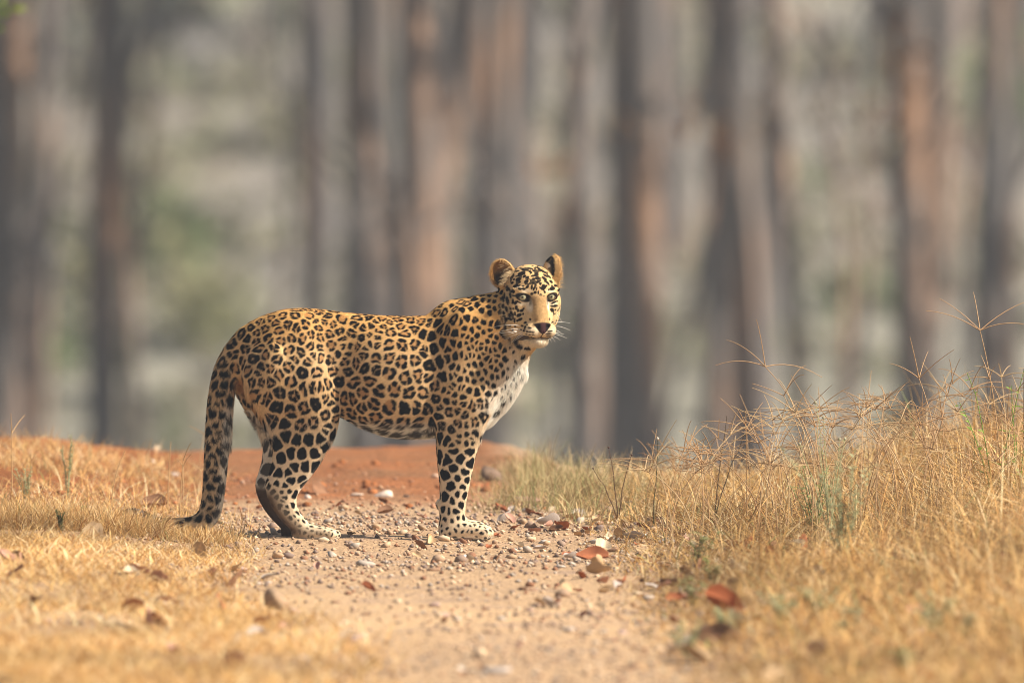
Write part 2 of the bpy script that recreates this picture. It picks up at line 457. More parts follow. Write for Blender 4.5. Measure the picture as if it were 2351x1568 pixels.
# low twigs with withered leaves on the thick tree, and a fresh leafy twig
def leafy_twig(px, py, D, cols, label, seed, spread=0.35, size=0.05, n=9, name="leafy_branch"):
    rg2 = np.random.default_rng(seed)
    D = D if D < 70 else D + 38
    p = PX(px, py, D - CAM_DIST)
    e = link(bpy.data.objects.new(name, None)); e.location = p
    # the branch comes down from above the frame
    pts = np.array([[0.25, 0.1, 1.9], [0.16, 0.05, 1.2], [0.05, 0.0, 0.6], [0, 0, 0.0]]) + rg2.normal(0, 0.04, (4, 3))
    sub = [(pts, np.array([0.022, 0.016, 0.010, 0.005]))]
    cen = []
    for k in range(n):
        d = rg2.normal(0, 1, 3) * np.array([spread, spread * 0.6, spread * 0.8])
        sub.append((np.array([pts[2], pts[3] + d * 0.5, pts[3] + d]), np.array([0.007, 0.005, 0.003]))); cen.append(pts[3] + d)
    V, F = tubes(sub, 5)
    link(bpy.data.objects.new("twig", mesh_from("twig", V, F, bark_m, True)), e)
    V, F, C = leaf_cloud(cen, [0.12] * n, [6] * n, size, cols, rg2, 1.0)
    m = mesh_from("foliage", V, F, leaf_m); set_color(m, C)
    link(bpy.data.objects.new("foliage", m), e)
    tag(e, label, "branch")
DEAD = [(0.42, 0.20, 0.07), (0.36, 0.15, 0.05), (0.48, 0.27, 0.11)]
leafy_twig(1612, 285, 78, DEAD, "drooping branch of withered orange leaves before the thick Y-forked tree", 1, 0.22, 0.06)
leafy_twig(1668, 340, 79, DEAD, "short twig of tan withered leaves below the drooping orange one", 2, 0.10, 0.05, 5)
leafy_twig(2030, 110, 80, DEAD, "high branch of ochre dead leaves between the leaning tan tree and stout tree", 3, 0.16, 0.06)
leafy_twig(2015, 235, 81, DEAD, "branch of pinkish brown dead leaves hanging under the ochre one", 4, 0.16, 0.06)
leafy_twig(1900, 200, 90, [(0.22, 0.17, 0.09), (0.28, 0.19, 0.09)], "sparse brownish twig beside the top of the leaning tan tree", 5, 0.4, 0.05)
leafy_twig(1271, 380, 84, DEAD, "single small cluster of orange dead leaves hanging behind the leopard's head", 6, 0.05, 0.05, 5)
leafy_twig(8, 14, 60, [(0.22, 0.36, 0.03), (0.28, 0.42, 0.04)], "bright fresh green leaf spray hanging from above, away from the other branches", 7, 0.035, 0.028, 4)
FUR_N = 330000
# =================================================================== the leopard
# modelled as one signed-distance volume in units of 0.639 mm (x right, d away from the camera, v down)
Q = 0.00063924
def q2w(P):
    P = np.asarray(P, dtype=np.float64)
    out = np.empty_like(P)
    out[:, 0] = (P[:, 0] - 1657.8) * Q
    out[:, 1] = P[:, 1] * Q
    out[:, 2] = (1488.0 - P[:, 2]) * Q
    return out

def axis_grid(segs):
    out = [segs[0][0]]
    for a, b, s in segs:
        n = max(1, int(round((b - a) / s)))
        out += list(np.linspace(a, b, n + 1)[1:])
    return np.array(out, dtype=np.float32)

GX = axis_grid([(-350, 1535, 6.0), (1535, 1950, 3.2)])
GD = axis_grid([(-330, -60, 4.0), (-60, 240, 6.0)])
GV = axis_grid([(60, 570, 3.2), (570, 1520, 6.0)])
FLD = np.full((len(GX), len(GD), len(GV)), 60.0, dtype=np.float32)

def _slice(lo, hi, pad):
    s = []
    for g, a, b in zip((GX, GD, GV), lo, hi):
        i0 = max(0, np.searchsorted(g, a - pad) - 1); i1 = min(len(g), np.searchsorted(g, b + pad) + 1)
        s.append(slice(i0, i1))
    return tuple(s)

def smin(a, b, k):
    h = np.clip(0.5 + 0.5 * (b - a) / k, 0, 1)
    return b * (1 - h) + a * h - k * h * (1 - h)

def put(fn, lo, hi, k, mode='add'):
    s = _slice(lo, hi, k + 12)
    X = GX[s[0]][:, None, None]; D = GD[s[1]][None, :, None]; V = GV[s[2]][None, None, :]
    f = fn(X, D, V)
    cur = FLD[s]
    FLD[s] = smin(cur, f, k) if mode == 'add' else -smin(-cur, f, k)

def ell(c, r, k=25, mode='add', rot=None):
    """ellipsoid; rot = 3x3 rows of local axes"""
    c = np.array(c, float); r = np.array(r, float)
    m = r.max()
    def fn(X, D, V):
        x, d, v = X - c[0], D - c[1], V - c[2]
        if rot is not None:
            R = rot
            x, d, v = (R[0][0] * x + R[0][1] * d + R[0][2] * v, R[1][0] * x + R[1][1] * d + R[1][2] * v,
                       R[2][0] * x + R[2][1] * d + R[2][2] * v)
        k0 = np.sqrt((x / r[0]) ** 2 + (d / r[1]) ** 2 + (v / r[2]) ** 2)
        k1 = np.sqrt((x / r[0] ** 2) ** 2 + (d / r[1] ** 2) ** 2 + (v / r[2] ** 2) ** 2)
        return (k0 * (k0 - 1.0) / np.maximum(k1, 1e-6)).astype(np.float32)
    put(fn, c - m, c + m, k, mode)

def cone(a, b, k=25):
    """round cone a=(x,d,v,r) b=(x,d,v,r)"""
    A = np.array(a[:3], float); B = np.array(b[:3], float); ra, rb = a[3], b[3]
    AB = B - A; L2 = (AB ** 2).sum()
    def fn(X, D, V):
        t = ((X - A[0]) * AB[0] + (D - A[1]) * AB[1] + (V - A[2]) * AB[2]) / L2
        t = np.clip(t, 0, 1)
        return (np.sqrt((X - A[0] - t * AB[0]) ** 2 + (D - A[1] - t * AB[1]) ** 2 + (V - A[2] - t * AB[2]) ** 2)
                - (ra + (rb - ra) * t)).astype(np.float32)
    rm = max(ra, rb)
    put(fn, np.minimum(A, B) - rm, np.maximum(A, B) + rm, k)

def chain(pts, k=20):
    """round-cone chain along a smoothed path, blended into the body as one piece"""
    P = np.array(pts, float)
    t = np.arange(len(P)); tt = np.linspace(0, len(P) - 1, (len(P) - 1) * 4 + 1)
    R = np.stack([np.interp(tt, t, P[:, i]) for i in range(4)], 1)
    for _ in range(6):
        R[1:-1] = 0.5 * R[1:-1] + 0.25 * (R[:-2] + R[2:])
    A, B = R[:-1], R[1:]
    def fn(X, D, V):
        out = None
        for a, b in zip(A, B):
            ab = b[:3] - a[:3]; L2 = (ab ** 2).sum()
            h = np.clip(((X - a[0]) * ab[0] + (D - a[1]) * ab[1] + (V - a[2]) * ab[2]) / L2, 0, 1)
            f = np.sqrt((X - a[0] - h * ab[0]) ** 2 + (D - a[1] - h * ab[1]) ** 2 + (V - a[2] - h * ab[2]) ** 2) - (a[3] + (b[3] - a[3]) * h)
            out = f if out is None else smin(out, f, 4.0)
        return out.astype(np.float32)
    rm = R[:, 3].max()
    put(fn, R[:, :3].min(0) - rm, R[:, :3].max(0) + rm, k)

def resample(st, smooth):
    st = np.array(st, float)
    t = np.linspace(st[0, 0], st[-1, 0], 400)
    cols = [np.interp(t, st[:, 0], st[:, i]) for i in range(1, st.shape[1])]
    if smooth:
        w = int(smooth / (t[1] - t[0])); w = max(1, w)
        ker = np.hanning(2 * w + 3)[1:-1]; ker /= ker.sum()
        cols = [np.convolve(np.pad(c, w, mode='edge'), ker, mode='valid') for c in cols]
    return t, cols

def loft(axis, st, k=30, p=2.2, smooth=30):
    """axis 'x': (x, vtop, vbot, dc, hw)   axis 'v': (v, xl, xr, dc, hw)"""
    t, (lo, hi, dc, hw) = resample(st, smooth)
    def fn(X, D, V):
        T, O = (X, V) if axis == 'x' else (V, X)
        tt = np.clip(T, t[0], t[-1])
        l = np.interp(tt.ravel(), t, lo).reshape(T.shape); h = np.interp(tt.ravel(), t, hi).reshape(T.shape)
        c = np.interp(tt.ravel(), t, dc).reshape(T.shape); w = np.interp(tt.ravel(), t, hw).reshape(T.shape)
        oc = (l + h) / 2; oh = np.maximum((h - l) / 2, 4)
        slope = np.gradient((lo + hi) / 2, t); sl = np.interp(tt.ravel(), t, slope).reshape(T.shape)
        rho = (np.abs((D - c) / w) ** p + np.abs((O - oc) / oh) ** p) ** (1 / p)
        f = (rho - 1) * np.minimum(w, oh) / np.sqrt(1 + sl ** 2)
        ext = np.abs(T - tt)
        return np.where(ext > 0, np.sqrt(np.maximum(f, 0) ** 2 + ext ** 2) + np.minimum(f, 0) * 0 , f).astype(np.float32)
    st = np.array(st, float)
    w0, w1 = (st[:, 3] - st[:, 4]).min(), (st[:, 3] + st[:, 4]).max()
    o0, o1 = st[:, 1].min(), st[:, 2].max()
    if axis == 'x':
        put(fn, (t[0], w0, o0), (t[-1], w1, o1), k)
    else:
        put(fn, (o0, w0, t[0]), (o1, w1, t[-1]), k)

# ---- trunk
loft('x', [(238, 560, 640, 5, 26), (262, 505, 690, 5, 52), (290, 466, 715, 5, 80), (340, 417, 760, 2, 118), (420, 378, 800, 0, 148), (520, 351, 830, 0, 160),
           (620, 343, 838, 0, 155), (720, 351, 850, 0, 138), (820, 365, 890, 0, 142), (920, 374, 938, 0, 166), (1020, 381, 972, 0, 182),
           (1120, 384, 986, 0, 184), (1220, 382, 984, 0, 176), (1300, 366, 975, 0, 170), (1350, 334, 970, 0, 166), (1420, 306, 965, -5, 166),
           (1490, 290, 950, -12, 160), (1560, 310, 915, -22, 146), (1640, 420, 832, -34, 112), (1695, 520, 745, -42, 78), (1728, 600, 670, -46, 40)],
     k=20, p=2.15, smooth=34)
# spine ridge, ribs, hips
ell((1370, 0, 420), (120, 70, 112), 40)
ell((560, -70, 470), (130, 80, 95), 60)
ell((560, 70, 470), (130, 80, 95), 60)
# shoulders
for s in (-1, 1):
    ell((1410, s * 112, 560), (92, 62, 205), 55)
    ell((1400, s * 122, 740), (112, 68, 150), 55)
    ell((1040, s * 120, 700), (190, 75, 210), 70)
# hollows: flank before the thigh, behind the elbow, under the withers
for s in (-1, 1):
    ell((835, s * 232, 640), (66, 66, 210), 55, 'sub')
    ell((1262, s * 242, 740), (40, 56, 190), 50, 'sub')
    ell((1408, s * 150, 500), (52, 30, 150), 34)
    ell((1316, s * 150, 872), (40, 36, 44), 30)
    ell((1540, s * 205, 640), (34, 52, 120), 40, 'sub')
    ell((640, s * 176, 760), (80, 34, 150), 40)
    ell((470, s * 190, 640), (60, 26, 130), 40)
# neck and throat
chain([(1430, 0, 500, 185), (1550, -28, 438, 158), (1640, -48, 385, 138), (1705, -60, 335, 122)], 40)
chain([(1570, -40, 590, 128), (1660, -60, 520, 104), (1730, -72, 470, 78)], 40)
# ---- hind legs
HL = [(400, 470, 650, -55, 55), (480, 385, 715, -82, 82), (580, 330, 748, -106, 92), (680, 312, 774, -116, 96), (760, 322, 799, -118, 92), (850, 372, 803, -116, 84),
      (920, 422, 792, -108, 74), (980, 455, 772, -106, 64), (1040, 468, 738, -104, 55), (1110, 462, 706, -102, 47), (1165, 446, 664, -100, 42),
      (1205, 431, 632, -100, 40), (1230, 428, 612, -100, 38), (1265, 434, 588, -100, 35), (1310, 450, 580, -100, 34), (1350, 472, 596, -100, 34),
      (1400, 512, 638, -100, 36), (1440, 552, 690, -100, 40), (1478, 596, 706, -100, 42)]
HP = [(562, 1452, 1486, -100, 28), (610, 1428, 1491, -100, 40), (660, 1422, 1493, -100, 48), (710, 1424, 1493, -100, 53), (752, 1432, 1493, -100, 52), (784, 1450, 1490, -100, 36)]
def hind(dx, sgn):
    loft('v', [(v, a + dx, b + dx, c * -sgn, w) for v, a, b, c, w in HL], 20, 2.2, 34)
    loft('x', [(x + dx, a, b, c * -sgn, w) for x, a, b, c, w in HP], 18, 2.3, 22)
    for j, (ox, oy) in enumerate(((-12, -38), (6, -14), (8, 12), (-8, 36))):
        ell((766 + dx + ox, 100 * sgn + oy, 1468), (31, 15, 26), 4)
hind(0, -1)
hind(-54, 1)
# ---- fore legs
FL = [(560, 1345, 1540, -88, 50), (640, 1322, 1575, -104, 72), (720, 1304, 1585, -114, 80), (800, 1293, 1575, -118, 80), (890, 1285, 1538, -116, 72), (960, 1284, 1508, -112, 62),
      (1050, 1285, 1484, -108, 53), (1120, 1291, 1466, -105, 48), (1200, 1300, 1450, -103, 44), (1260, 1303, 1437, -102, 42),
      (1320, 1301, 1427, -102, 41), (1370, 1300, 1421, -102, 42), (1415, 1299, 1430, -102, 45), (1455, 1304, 1470, -102, 48), (1475, 1308, 1480, -102, 48)]
FP = [(1302, 1436, 1482, -102, 30), (1330, 1416, 1490, -102, 44), (1390, 1403, 1493, -102, 54), (1440, 1400, 1493, -102, 60), (1490, 1407, 1493, -102, 61), (1526, 1420, 1492, -102, 52), (1546, 1442, 1486, -102, 34)]
def fore(dx, sgn):
    loft('v', [(v, a + dx, b + dx, c * -sgn, w) for v, a, b, c, w in FL], 32, 2.2, 34)
    loft('x', [(x + dx, a, b, c * -sgn, w) for x, a, b, c, w in FP], 18, 2.3, 22)
    for ox, oy in ((-14, -44), (4, -16), (6, 14), (-10, 42)):
        ell((1526 + dx + ox, 102 * sgn + oy, 1460), (37, 17, 32), 4)
    ell((1296 + dx, 102 * sgn, 1322), (15, 14, 22), 8)
fore(0, -1)
fore(-6, 1)
# ---- tail
TAIL = [(330, 5, 500, 56), (268, 5, 575, 62), (228, 0, 670, 62), (206, -4, 780, 60), (195, -6, 880, 59), (188, -6, 1000, 58), (181, -4, 1100, 55), (174, 0, 1200, 52),
        (167, 4, 1280, 50), (155, 8, 1350, 49), (128, 14, 1405, 48), (70, 22, 1436, 46), (-30, 30, 1440, 45), (-115, 28, 1436, 42), (-185, 16, 1400, 41),
        (-240, 4, 1376, 40), (-290, -6, 1396, 34), (-316, -10, 1430, 22)]
chain(TAIL, 26)

# ---- head, in its own frame (s to the picture's right, f forward, u up)
HC = np.array([1751.0, -82.0, 300.0]); PSI = math.radians(20)
E_S = np.array([math.cos(PSI), math.sin(PSI), 0.0]); E_F = np.array([math.sin(PSI), -math.cos(PSI), 0.0]); E_U = np.array([0, 0, -1.0])
def hp(s, u, f): return HC + s * E_S + u * E_U + f * E_F
HROT = [E_S, E_F, E_U]
def hell(c, r, k=22, mode='add', tilt=None):
    rot = HROT
    if tilt:                          # rotate local axes: (axis, degrees)
        M = Matrix.Rotation(math.radians(tilt[1]), 3, Vector(tilt[0]))      # in (s,f,u) order
        B = np.array(HROT); rot = np.array([[M[i][j] for j in range(3)] for i in range(3)]) @ B
    ell(hp(*c), (r[0], r[2], r[1]), k, mode, rot)
hell((0, 62, -8), (128, 116, 126), 30)
hell((0, 20, 42), (108, 95, 70), 30)
for s in (-1, 1):
    hell((s * 78, -22, -2), (64, 92, 84), 30)
    hell((s * 60, -95, 0), (66, 74, 80), 30)
    hell((s * 92, -2, 42), (42, 46, 42), 26)
    hell((s * (92 if s < 0 else 74), -52, 24), (58, 84, 56), 30)
hcone = lambda a, ra, b, rb, k: cone((*hp(*a), ra), (*hp(*b), rb), k)
hcone((0, 60, 58), 52, (0, -15, 96), 44, 24)
hcone((0, -15, 96), 42, (0, -108, 140), 38, 18)
hell((0, -92, 92), (70, 74, 66), 28)
hell((0, -165, 52), (80, 56, 84), 30)
for s in (-1, 1):
    hell((s * 38, -146, 132), (47, 41, 45), 20)
hell((0, -203, 112), (46, 28, 44), 14)
hell((0, -118, 168), (44, 19, 15), 9)
hell((0, -142, 169), (20, 26, 14), 9)
EYE = [(-75, 20, 78), (75, 20, 78)]
EYE_DIR = []
for s in (-1, 1):
    hell((s * 78, 54, 78), (44, 16, 24), 18)
    hell((s * 75, 20, 77), (36, 33, 34), 12)
# mouth crease, philtrum, nostrils, eye openings
for s in (-1, 1):
    hell((s * 34, -181, 160), (40, 3.5, 26), 5, 'sub', ((0, 1, 0), s * 14))
    hell((s * 66, -189, 118), (26, 3.5, 44), 5, 'sub')
    hell((s * 27, -127, 180), (11, 7, 12), 5, 'sub')
    hell((s * 75, 16, 104), (30, 13.5, 26), 3, 'sub', ((0, 1, 0), -s * 11))
hell((0, -165, 182), (3.2, 16, 12), 5, 'sub')
# ears: hollow cups
def ear(c, open_dir, up_dir, w=62, h=80, depth=46):
    o = np.array(open_dir, float); o /= np.linalg.norm(o)
    u = np.array(up_dir, float); u -= o * u.dot(o); u /= np.linalg.norm(u)
    a = np.cross(u, o)
    C = np.array(c, float)
    def fn(X, D, V):
        x, d, v = X - C[0], D - C[1], V - C[2]
        la = a[0] * x + a[1] * d + a[2] * v; lb = u[0] * x + u[1] * d + u[2] * v; lc = o[0] * x + o[1] * d + o[2] * v
        def e(la, lb, lc, r):
            k0 = np.sqrt((la / r[0]) ** 2 + (lb / r[1]) ** 2 + (lc / r[2]) ** 2)
            k1 = np.sqrt((la / r[0] ** 2) ** 2 + (lb / r[1] ** 2) ** 2 + (lc / r[2] ** 2) ** 2)
            return k0 * (k0 - 1) / np.maximum(k1, 1e-6)
        out = e(la, lb, lc, (w, h, depth))
        inn = e(la, lb - 4, lc - 9, (w - 11, h - 12, depth - 4))
        return np.maximum(np.maximum(out, -inn), lc - 12 + 0.10 * lb).astype(np.float32)
    put(fn, C - h, C + h, 12)
    return C, a, u, o
EAR_L = ear((1612, -58, 172), (-0.25, -1.0, -0.12), (-0.42, 0.0, -1.0), 62, 80)
EAR_R = ear((1870, -44, 160), (0.92, 0.34, 0.14), (0.38, 0.05, -1.0), 64, 84, 60)
# fill the ear roots
ell((1640, -70, 236), (46, 30, 44), 20)
ell((1858, -52, 214), (34, 40, 40), 18)

# ---- surface nets
def surface_nets(F):
    ins = F < 0
    nx, ny, nz = F.shape
    cnt = np.zeros((nx - 1, ny - 1, nz - 1), dtype=np.uint8)
    for i in (0, 1):
        for j in (0, 1):
            for k in (0, 1):
                cnt += ins[i:nx - 1 + i, j:ny - 1 + j, k:nz - 1 + k]
    act = (cnt > 0) & (cnt < 8)
    idx = np.full(act.shape, -1, dtype=np.int32)
    ci, cj, ck = np.nonzero(act)
    n = len(ci)
    idx[ci, cj, ck] = np.arange(n)
    pos = np.zeros((n, 3)); wsum = np.zeros(n)
    gs = (GX.astype(float), GD.astype(float), GV.astype(float))
    corners = [(0, 0, 0), (1, 0, 0), (0, 1, 0), (1, 1, 0), (0, 0, 1), (1, 0, 1), (0, 1, 1), (1, 1, 1)]
    val = [F[ci + a, cj + b, ck + c].astype(float) for a, b, c in corners]
    for p in range(8):
        for q in range(p + 1, 8):
            df = [abs(corners[p][m] - corners[q][m]) for m in range(3)]
            if sum(df) != 1: continue
            ax = df.index(1)
            va, vb = val[p], val[q]
            cr = (va < 0) != (vb < 0)
            t = np.where(cr, va / np.where(cr, va - vb, 1), 0)
            P = np.zeros((n, 3))
            for m, cc in enumerate((ci, cj, ck)):
                base = gs[m][cc + corners[p][m]]
                P[:, m] = base if m != ax else base + t * (gs[m][cc + corners[q][m]] - base)
            pos[cr] += P[cr]; wsum[cr] += 1
    pos /= wsum[:, None]
    quads = []
    for ax in range(3):
        sl0 = [slice(None)] * 3; sl1 = [slice(None)] * 3
        sl0[ax] = slice(0, -1); sl1[ax] = slice(1, None)
        a, b = ins[tuple(sl0)], ins[tuple(sl1)]
        e = np.nonzero(a != b)
        e = np.array(e).T
        o1, o2 = [m for m in range(3) if m != ax]
        ok = (e[:, o1] > 0) & (e[:, o2] > 0) & (e[:, o1] < F.shape[o1] - 1) & (e[:, o2] < F.shape[o2] - 1)
        e = e[ok]
        def cell(d1, d2):
            c = e.copy(); c[:, o1] -= d1; c[:, o2] -= d2
            return idx[c[:, 0], c[:, 1], c[:, 2]]
        qd = np.stack([cell(1, 1), cell(0, 1), cell(0, 0), cell(1, 0)], 1)
        flip = a[e[:, 0], e[:, 1], e[:, 2]]
        if ax == 1: flip = ~flip
        qd[flip] = qd[flip][:, ::-1]
        quads.append(qd)
    return pos, np.concatenate(quads)

LP, LF = surface_nets(FLD)
del FLD
# q-space has two mirrored axes against world handedness only in v: fix the winding
LF = LF[:, ::-1] if True else LF
def laplace(P, F, it, w):
    nb = np.zeros_like(P); ct = np.zeros(len(P))
    ea = np.concatenate([F[:, 0], F[:, 1], F[:, 2], F[:, 3]]); eb = np.concatenate([F[:, 1], F[:, 2], F[:, 3], F[:, 0]])
    ct = np.bincount(ea, minlength=len(P)).astype(float)
    for _ in range(it):
        nb = np.stack([np.bincount(ea, P[eb, m], minlength=len(P)) for m in range(3)], 1) / np.maximum(ct, 1)[:, None]
        P = P + (nb - P) * w
    return P
LP = laplace(LP, LF, 3, 0.5)
def vnormals(W, F):
    fn = np.cross(W[F[:, 2]] - W[F[:, 0]], W[F[:, 3]] - W[F[:, 1]])
    N = np.stack([sum(np.bincount(F[:, i], fn[:, m], minlength=len(W)) for i in range(4)) for m in range(3)], 1)
    return N / np.maximum(np.linalg.norm(N, axis=1), 1e-12)[:, None]
LW = q2w(LP)
LN = vnormals(LW, LF)
# orientation test: trunk flank facing the camera must have -y normal
_t = (LP[:, 0] > 900) & (LP[:, 0] < 1100) & (LP[:, 1] < -150)
if LN[_t, 1].mean() > 0:
    LF = LF[:, ::-1]; LN = -LN
NQ = LN * np.array([1, 1, -1.0])            # normals in q axes (v down)
# ------------------------------------------------------------------- coat pattern
def in_head(P):
    r = P - HC
    s, u, f = r @ E_S, r @ E_U, r @ E_F
    return s, u, f

def seg_dist(P, pts):
    """distance to and parameter along a polyline of (x,d,v,..)"""
    pts = np.array(pts, float)[:, :3]
    best = np.full(len(P), 1e9); par = np.zeros(len(P))
    for i, (a, b) in enumerate(zip(pts[:-1], pts[1:])):
        ab = b - a; t = np.clip(((P - a) @ ab) / (ab @ ab), 0, 1)
        d = np.linalg.norm(P - a - t[:, None] * ab, axis=1)
        m = d < best; best[m] = d[m]; par[m] = i + t[m]
    return best, par

def regions(P):
    """soft region weights for points in q space"""
    x, d, v = P[:, 0], P[:, 1], P[:, 2]
    R = {}
    td, tp = seg_dist(P, TAIL)
    R['tail'] = sstep(16, 0, td - 62) * sstep(0.8, 1.8, tp) * ((x < 310) | (v > 1200))
    R['tp'] = tp
    R['tail'] *= (x < 330)
    s, u, f = in_head(P)
    R['head'] = sstep(40, 0, np.sqrt((s / 1.0) ** 2 + ((u + 30) / 1.35) ** 2 + ((f - 40) / 1.1) ** 2) - 160) * sstep(-75, -45, f - 0.9 * np.clip(np.abs(s) - 70, 0, 200))
    leg = sstep(940, 1010, v) * (x > 340)
    R['hind'] = leg * (x < 900)
    R['fore'] = sstep(860, 960, v) * (x > 1240) * (x < 1570)
    R['thigh'] = sstep(30, 0, np.hypot((x - 560) / 1.0, (v - 690) / 1.3) - 235) * (np.abs(d) > 60)
    R['should'] = sstep(1230, 1320, x) * sstep(1640, 1560, x) * sstep(820, 700, v)
    R['neck'] = sstep(1480, 1560, x) * sstep(640, 560, v)
    R['belly'] = sstep(820, 900, v) * (x > 700) * (x < 1330) * sstep(60, 150, 170 - np.abs(d))
    return R

def cell_size(P):
    """spacing of the rosettes at P, in q, and the x/v stretch of the cells"""
    x, d, v = P[:, 0], P[:, 1], P[:, 2]
    R = regions(P)
    r = np.full(len(P), 74.0)
    r -= 14 * sstep(470, 380, v)
    r -= 8 * R['thigh'] * sstep(640, 560, v)
    sx = np.ones(len(P))
    m = R['should']; r = r * (1 - m) + 50 * m; sx = sx * (1 - m) + 1.55 * m
    m = R['neck']; r = r * (1 - m) + 39 * m; sx = sx * (1 - m) + 1.35 * m
    ch = sstep(1590, 1660, x) * sstep(560, 640, v); r = r * (1 - ch) + 46 * ch; sx = sx * (1 - ch) + 1.0 * ch
    m = R['hind']; r = r * (1 - m) + 64 * m
    low = m * sstep(1170, 1240, v); r = r * (1 - low) + 34 * low
    paw = m * sstep(1390, 1430, v) ; r = r * (1 - paw) + 22 * paw
    m = R['fore']; r = r * (1 - m) + 56 * m; sx = sx * (1 - m) + 1.25 * m
    low = m * sstep(1220, 1320, v); r = r * (1 - low) + 40 * low
    paw = m * sstep(1385, 1420, v); r = r * (1 - paw) + 23 * paw; sx = sx * (1 - paw) + 1.0 * paw
    m = R['tail']; r = r * (1 - m) + 52 * m; sx = sx * (1 - m) + 1.2 * m
    m = R['belly']; r = r * (1 - m) + 84 * m
    m = R['head']; r = r * (1 - m) + 27 * m; sx = sx * (1 - m) + 1.0 * m
    return r, sx, R

# spot centres read off the photograph's close-ups: text, scale and origin of each close-up -> q space (x, v)
TRACE = [("35 870 140 740 270 630 260 500 370 380 490 300 430 450 540 370 640 310 580 240 410 555 370 700 285 790 165 850 190 970 60 970 120 1080 30 1290 85 1200 155 1190 240 1170 150 1340 60 1470 200 1470 240 1370 130 1545 300 980 770 240 990 160 940 260 1020 300 1130 260 1190 180 1250 225 1350 240 1370 170 1290 130 1540 220 1450 270 1650 370 1520 350 1290 310 1210 390 1290 400 1410 370 690 420 545 470 560 535 800 340 855 450 970 420 1110 430 770 540 660 610 930 560 1075 590 520 670 805 660 1000 650 690 780 590 780 560 850 460 800 945 740 1160 690 1210 520 1280 540 1240 620 1300 640 1105 810 820 850 1250 820 500 930 590 940 710 950 970 920 1110 1000 1220 990 1320 990 830 1070 980 1090 550 1090 655 1140 780 1240 1085 1240 1260 1195 1380 1130 955 1300 870 1450 740 1400 600 1430 1060 1460 1240 1420 1390 1330 1480 1260 1480 1370 1400 1500 430 1180 1440 1200 1390 980 1480 1100 870 170 700 200 620 235", .4287, 149.4, 298.7, 0),
 ("130 190 50 240 110 310 235 330 290 240 345 260 440 250 495 205 510 315 340 375 435 350 495 370 570 260 640 300 640 215 760 260 805 320 890 290 960 215 1050 230 990 330 1060 350 140 390 40 450 150 465 205 465 285 480 365 490 430 440 495 435 620 455 790 450 910 450 1000 510 1100 480 1110 230 1160 290 1180 440 1220 300 1230 480 125 555 185 545 45 620 160 620 265 640 345 550 490 585 645 580 770 610 915 610 1060 670 1165 620 1215 600 65 730 110 830 190 730 375 690 475 725 625 740 815 800 955 780 1050 800 1190 790 245 850 425 840 520 940 700 925 1110 900 330 980 455 1100 850 960 1000 960 645 1130 810 1140 930 1120 1040 1140 1120 1030 1200 940 480 1240 340 1140 230 1040 155 1040 610 1310 790 1290 950 1290 1080 1290 730 1420 600 1390 450 1370 230 1190 350 1260 960 1410 1070 1390 1140 1220 1170 1320 1160 1100 1225 1060 1240 1160 1230 950 310 180 420 175 560 190 720 190 850 200", .4764, 746.8, 298.7, 0),
 ("575 50 650 60 745 30 820 40 590 200 705 130 690 200 640 330 560 330 740 230 790 150 800 300 860 210 880 120 930 60 1000 80 940 160 1010 190 1050 120 690 320 745 330 820 370 780 380 860 400 905 390 590 470 665 470 720 480 780 460 840 460 880 470 930 450 865 330 915 340 985 320 960 390 1010 420 1060 320 1080 270 1030 250 1130 350 1075 400 1090 480 1180 220 1190 410 550 590 630 590 710 600 770 575 835 560 905 540 960 510 1000 540 1060 550 590 680 540 700 645 720 740 715 805 670 880 660 965 640 1020 610 1080 630 1130 590 1190 520 915 710 840 750 990 780 1050 710 1110 700 1160 670 575 790 635 820 680 815 765 870 870 880 935 820 1065 810 1090 880 1000 905 575 910 670 950 530 830 580 1000 690 1030 790 1060 905 1030 985 1020 1045 1000 940 1170 820 1250 715 1180 610 1110 730 1270 640 1270 560 1330 660 1430 750 1390 740 1490 840 1380 800 1450 550 1530", .42865, 1120.2, 373.4, 0),
 ("1230 610 1290 600 1350 640 1230 725 1300 720 1385 720 1200 815 1260 800 1320 800 1150 855 1220 890 1260 940 1150 960 1110 1120 1315 540 1280 450 1250 380 1400 490 1345 360 1430 380 1170 1020", .42865, 1120.2, 373.4, 1),
 ("370 340 430 370 590 370 680 310 760 300 505 470 670 390 725 380 695 490 360 540 430 570 610 570 505 670 420 735 575 780 645 710 695 620 490 855 625 850 665 780 415 950 585 955 640 950 510 1010 455 1090 400 1090 560 1100 610 1050 495 1190 585 1175 630 1170 420 1190 565 1245 630 1240 530 1295 600 1300 650 1310 690 1310 440 1280 700 1250 790 1250 770 1290 840 1260 810 1320 865 1300 480 1350 745 1240", .4762, 1120.2, 821.5, 0),
 ("1225 60 1235 180 1355 225 1525 230 1660 210 1720 310 1740 130 1800 160 1190 440 1290 410 1425 410 1585 390 1470 550 1605 540 1355 570 1135 620 1255 630 1310 700 1445 700 1465 750 1130 765 1220 775 1290 835 1350 860 1085 845 1185 850 1235 900 1130 895 1185 940 1265 1005 1325 980 1230 1055 1380 1070 1345 1100 1290 1120 1400 1160 1460 1170 1350 1190 1405 1205 1530 1215 1485 1245 1395 1275 1445 1280 1580 1305 1635 1300 1690 1275 1700 1305 1745 1300 1640 1270 1780 1315 1165 1000 1005 330 1040 350 1115 280 1000 600 1050 570 930 765 990 735 1015 770 330 130 320 290 480 180 400 240 540 240 560 90 465 370 375 410 330 520 430 525 370 590 515 490 440 690 350 760 490 800 430 930 350 925 285 960 300 650 345 1030 420 1080 320 1160 230 1130", .42857, 0.0, 896.2, 0)]
